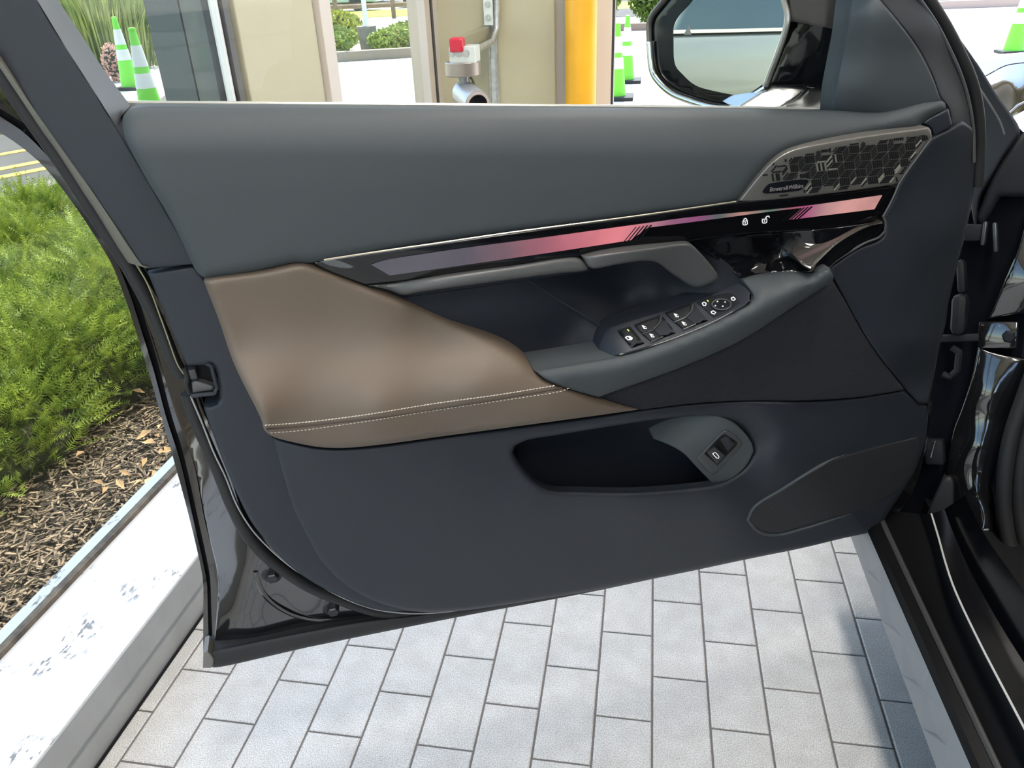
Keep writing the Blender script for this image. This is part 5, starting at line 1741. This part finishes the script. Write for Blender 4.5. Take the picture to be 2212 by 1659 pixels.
M_cav = mat('cavity_black', (.003, .0035, .006), .9, spec=.08)
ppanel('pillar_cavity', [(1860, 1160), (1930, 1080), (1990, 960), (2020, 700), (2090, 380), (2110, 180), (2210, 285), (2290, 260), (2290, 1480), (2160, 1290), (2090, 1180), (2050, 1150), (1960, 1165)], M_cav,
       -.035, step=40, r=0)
ppanel('pillar_paint_upper', [(2232, 430, 1), (2212, 490), (2196, 545), (2169, 605), (2143, 668), (2131, 691, 1), (2157, 686), (2212, 677), (2280, 664, 1), (2280, 430, 1)], M_paint,
       [(2212, 490, -.012), (2131, 690, -.012), (2280, 430, -.02), (2280, 664, -.02), (2220, 600, .006)], r=.004, step=9)
ppanel('pillar_paint', [(2113, 744, 1), (2134, 757), (2190, 770), (2235, 778, 1), (2210, 815), (2179, 907), (2164, 962), (2153, 1052), (2157, 1143), (2164, 1200), (2150, 1215), (2105, 1180), (2055, 1146), (2057, 1081),
                        (2058, 1036), (2041, 1030), (2048, 985), (2060, 925), (2074, 889), (2098, 817)], M_paint,
       [(2113, 745, -.010), (2058, 925, -.014), (2057, 1081, -.014), (2055, 1143, -.012), (2179, 907, -.014), (2153, 1052, -.016), (2160, 1195, -.008), (2140, 850, .006), (2112, 960, .008), (2105, 1060, .008),
        (2110, 1150, .014), (2225, 780, -.012)], r=.005, step=8)
ppanel('pillar_cover', [(2036, 1031), (2052, 1030), (2059, 1040), (2059, 1090), (2056, 1150), (1985, 1160), (2010, 1090)], M_rubber, .004, step=12)
for k, off in enumerate((0, 34)):
    pth = [(2290 + off, 660), (2250 + off, 760), (2215 + off, 850), (2186 + off, 935), (2172 + off, 1010), (2168 + off, 1090), (2177 + off, 1160), (2197 + off, 1235), (2232 + off, 1310), (2290 + off, 1410)]
    MB().tube(pts3(pth, .022 - k * .012, 10, plane=PIL), .0125, 12).build('door_opening_seal', M_rubber, car, True)
ppanel('pillar_inner', [(2300, 640), (2215, 850), (2186, 935), (2172, 1010), (2168, 1090), (2177, 1160), (2197, 1235), (2232, 1310), (2300, 1420)], M_rubber, -.02, r=0, T=.02, step=30)

# fender, hood and the triangle at the base of the windscreen pillar
FEN = (np.array([.75, 1.8, .955]), np.array([-.10, -.16, .98]) / np.linalg.norm([-.10, -.16, .98]))
panel('front_fender', [(2120, 168, 1), (2130, 165), (2172, 143), (2215, 136), (2330, 120, 1), (2330, 190), (2212, 221), (2178, 246), (2150, 262, 1)], M_paint, car,
      [(2130, 165, .010), (2215, 136, .010), (2212, 221, -.025), (2178, 246, -.025), (2180, 185, .010), (2330, 120, .01), (2330, 190, -.02)], plane=FEN, r=0, T=.02, step=8)
panel('hood', [(2080, 142, 1), (2109, 133.5), (2160, 123), (2212, 115), (2330, 96, 1), (2330, 117, 1), (2215, 134), (2172, 141), (2129, 163), (2112, 172, 1)], M_paint, car,
      [(2109, 134, .012), (2212, 115, .016), (2330, 96, .018), (2215, 134, .012), (2129, 163, .008)], plane=FEN, r=0, T=.02, step=8)
MB().tube([on(p[0], p[1], FEN[0] - FEN[1] * .020, FEN[1]) for p in path([(2176, 247), (2195, 231), (2216, 219), (2330, 188)], False, 8)], .0022, 6).build('fender_edge', M_chrome, car, True)
ppanel('windscreen_pillar_cover', [(1950, -120, 1), (2022, 0), (2061, 65), (2109, 134), (2150, 199), (2182, 244), (2197, 267), (2200, 285), (2191, 302), (2168, 334), (2140, 382), (2114, 430), (2106, 500, 1),
                                   (2090, 380), (2096, 300), (2084, 200), (2045, 110), (1975, 0), (1915, -120, 1)], mat('pillar_cover_plastic', (.018, .020, .026), .6, spec=.3),
       [(1950, -120, .03), (2061, 65, .03), (2182, 244, .03), (2140, 382, .02), (2100, 300, .0), (2045, 110, .0), (2114, 430, .01)], r=.006, step=10)
MB().tube(pts3([(2102, 170), (2132, 215), (2160, 262), (2170, 290)], .034, 8, plane=PIL), .0014, 6).build('cover_seam', M_handle, car, True)
ppanel('fender_liner', [(2201, 296), (2290, 225), (2290, 420), (2225, 425), (2160, 425), (2118, 500), (2108, 470), (2142, 386), (2170, 337)], mat('liner_grey', (.018, .021, .026), .6, spec=.25),
       [(2201, 296, .01), (2290, 250, -.02), (2225, 425, -.02), (2118, 490, -.02)], r=.01, step=14)


def pbox(name, x0, y0, x1, y1, w, th, mt, rot=0.0, bev=.003):
    a_, b_, c_, d_ = (on(*p, PIL[0] + pn * w, pn) for p in ((x0, y0), (x1, y0), (x1, y1), (x0, y1)))
    cen = (a_ + b_ + c_ + d_) / 4
    ex = (b_ - a_); wx = np.linalg.norm(ex); ex /= wx
    ey = np.cross(pn, ex); hy = np.linalg.norm(d_ - a_)
    cr, sr = math.cos(rot), math.sin(rot)
    ex, ey = ex * cr + ey * sr, -ex * sr + ey * cr
    MB().box(cen, (wx, hy, th), np.stack([ex, ey, pn], 1), bev).build(name, mt, car, True)


M_hinge = mat('black_hinge', (.008, .009, .012), .6, spec=.25)
pbox('upper_hinge', 2085, 484, 2128, 520, -.01, .03, M_hinge)
pbox('hinge_leaf', 2122, 478, 2132, 530, .0, .03, mat('hinge_grey', (.03, .033, .04), .3))
pbox('hinge_leaf', 2146, 480, 2156, 545, .0, .03, mat('hinge_grey', (.03, .033, .04), .3), .15)
pbox('wiring_boot', 2056, 634, 2092, 722, .0, .05, M_hinge, 0, .012)
pbox('wiring_boot', 2068, 560, 2088, 634, -.01, .03, M_hinge, .12, .008)
pbox('check_strap', 2024, 722, 2115, 738, .004, .008, M_hinge, .05, .002)
pbox('check_bracket', 2112, 694, 2200, 752, -.012, .016, M_paint, 0, .004)
c = on(2180, 727, PIL[0] + pn * .0, pn)
ax = np.cross(pn, [0, 0, 1.0]); ax /= np.linalg.norm(ax); ay = np.cross(pn, ax)
MB().lathe(c, [(.011, 0), (.011, .006), (.008, .008)], 6, ax, ay, pn).build('bracket_bolt', M_hinge, car)
MB().tube(pts3([(2056, 750), (2072, 760), (2068, 800), (2052, 815), (2036, 808)], .0, 6, plane=PIL), .006, 8).build('striker_loop', M_hinge, car, True)
pbox('lower_hinge', 2000, 950, 2040, 1000, .0, .03, M_hinge)
MB().tube(pts3([(2002, 942), (1996, 975)], .02, 6, plane=PIL), .003, 6).build('hinge_pin', M_silver, car, True)
MB().tube(pts3([(2021, 952), (2011, 988)], .02, 6, plane=PIL), .0018, 6).build('hinge_pin', M_silver, car, True)

# the rest of the cabin, behind the camera's right shoulder
def slab(name, prof, y0, y1, mt, n=2):
    """a cross-section in x-z drawn out along the car"""
    MB().prism([(x, y0, z) for x, z in prof], (0, y1 - y0, 0)).build(name, mt, car, True)


slab('roof', [(.66, 1.44), (.78, 1.49), (1.35, 1.515), (1.92, 1.49), (2.04, 1.44), (1.92, 1.46), (1.35, 1.485), (.78, 1.46)], -1.9, .55, M_paint)
slab('rear_door', [(.40, .28), (.37, .60), (.40, .90), (.47, 1.05), (.53, 1.05), (.47, .9), (.47, .28)], -1.05, -.02, M_paint)
slab('centre_pillar', [(.46, .30), (.46, 1.02), (.66, 1.44), (.72, 1.44), (.54, 1.0), (.54, .30)], -.06, .05, M_soft2)
slab('cabin_floor', [(.56, .26), (2.15, .26), (2.15, .30), (.56, .30)], -1.9, 1.5, M_black)
slab('far_side', [(2.20, .26), (2.28, .60), (2.22, 1.02), (2.05, 1.44), (2.10, 1.0), (2.15, .3)], -1.9, 1.5, M_soft2)
MB().box((.92, .18, .50), (.52, .52, .24), bev=.05).build('seat_cushion', M_soft, car, True)
_t = math.radians(18)
MB().box((.92, -.16, .88), (.50, .15, .66), np.array([[1, 0, 0], [0, math.cos(_t), math.sin(_t)], [0, -math.sin(_t), math.cos(_t)]]), .05).build(
    'seat_back', M_soft, car, True)
slab('dashboard', [(.68, .30), (.66, .85), (.72, .98), (2.0, .98), (2.05, .85), (2.05, .30)], 1.28, 1.62, M_soft2)
slab('front_body', [(.52, .22), (.47, .45), (.49, .74), (.60, .86), (1.35, .90), (2.1, .86), (2.2, .74), (2.22, .22)], 1.85, 3.35, M_paint)
for yy in (2.15, -1.45):
    MB().lathe((.52, yy, .34), [(.20, -.02), (.33, -.02), (.345, .02), (.345, .20), (.33, .22)], 28, np.array([0, 1.0, 0]), np.array([0, 0, 1.0]), np.array([1.0, 0, 0])).build(
        'wheel', M_rubber, car, True)
sw_c0, sw_n = np.array([.92, .98, .93]), np.array([0, -.90, .44]) / np.linalg.norm([0, -.90, .44])
sw_y = np.cross(sw_n, [1.0, 0, 0])
MB().tube([sw_c0 + (np.array([1.0, 0, 0]) * math.cos(a) + sw_y * math.sin(a)) * .18 for a in np.linspace(0, 2 * math.pi, 49)], .015, 10).build('steering_wheel_rim', M_soft2, car, True)
MB().lathe(sw_c0 - sw_n * .03, [(.055, 0), (.075, .01), (.07, .03), (.04, .04)], 24, np.array([1.0, 0, 0]), sw_y, sw_n).build('steering_wheel_hub', M_soft2, car, True)
for a in (0, math.pi, -math.pi / 2):
    d_ = np.array([1.0, 0, 0]) * math.cos(a) + sw_y * math.sin(a)
    MB().tube([sw_c0 + d_ * .06, sw_c0 + d_ * .175], .012, 8).build('steering_wheel_spoke', M_handle, car, True)
MB().tube([sw_c0 - sw_n * .03, sw_c0 - sw_n * .40], .035, 12).build('steering_column', M_soft2, car, True)
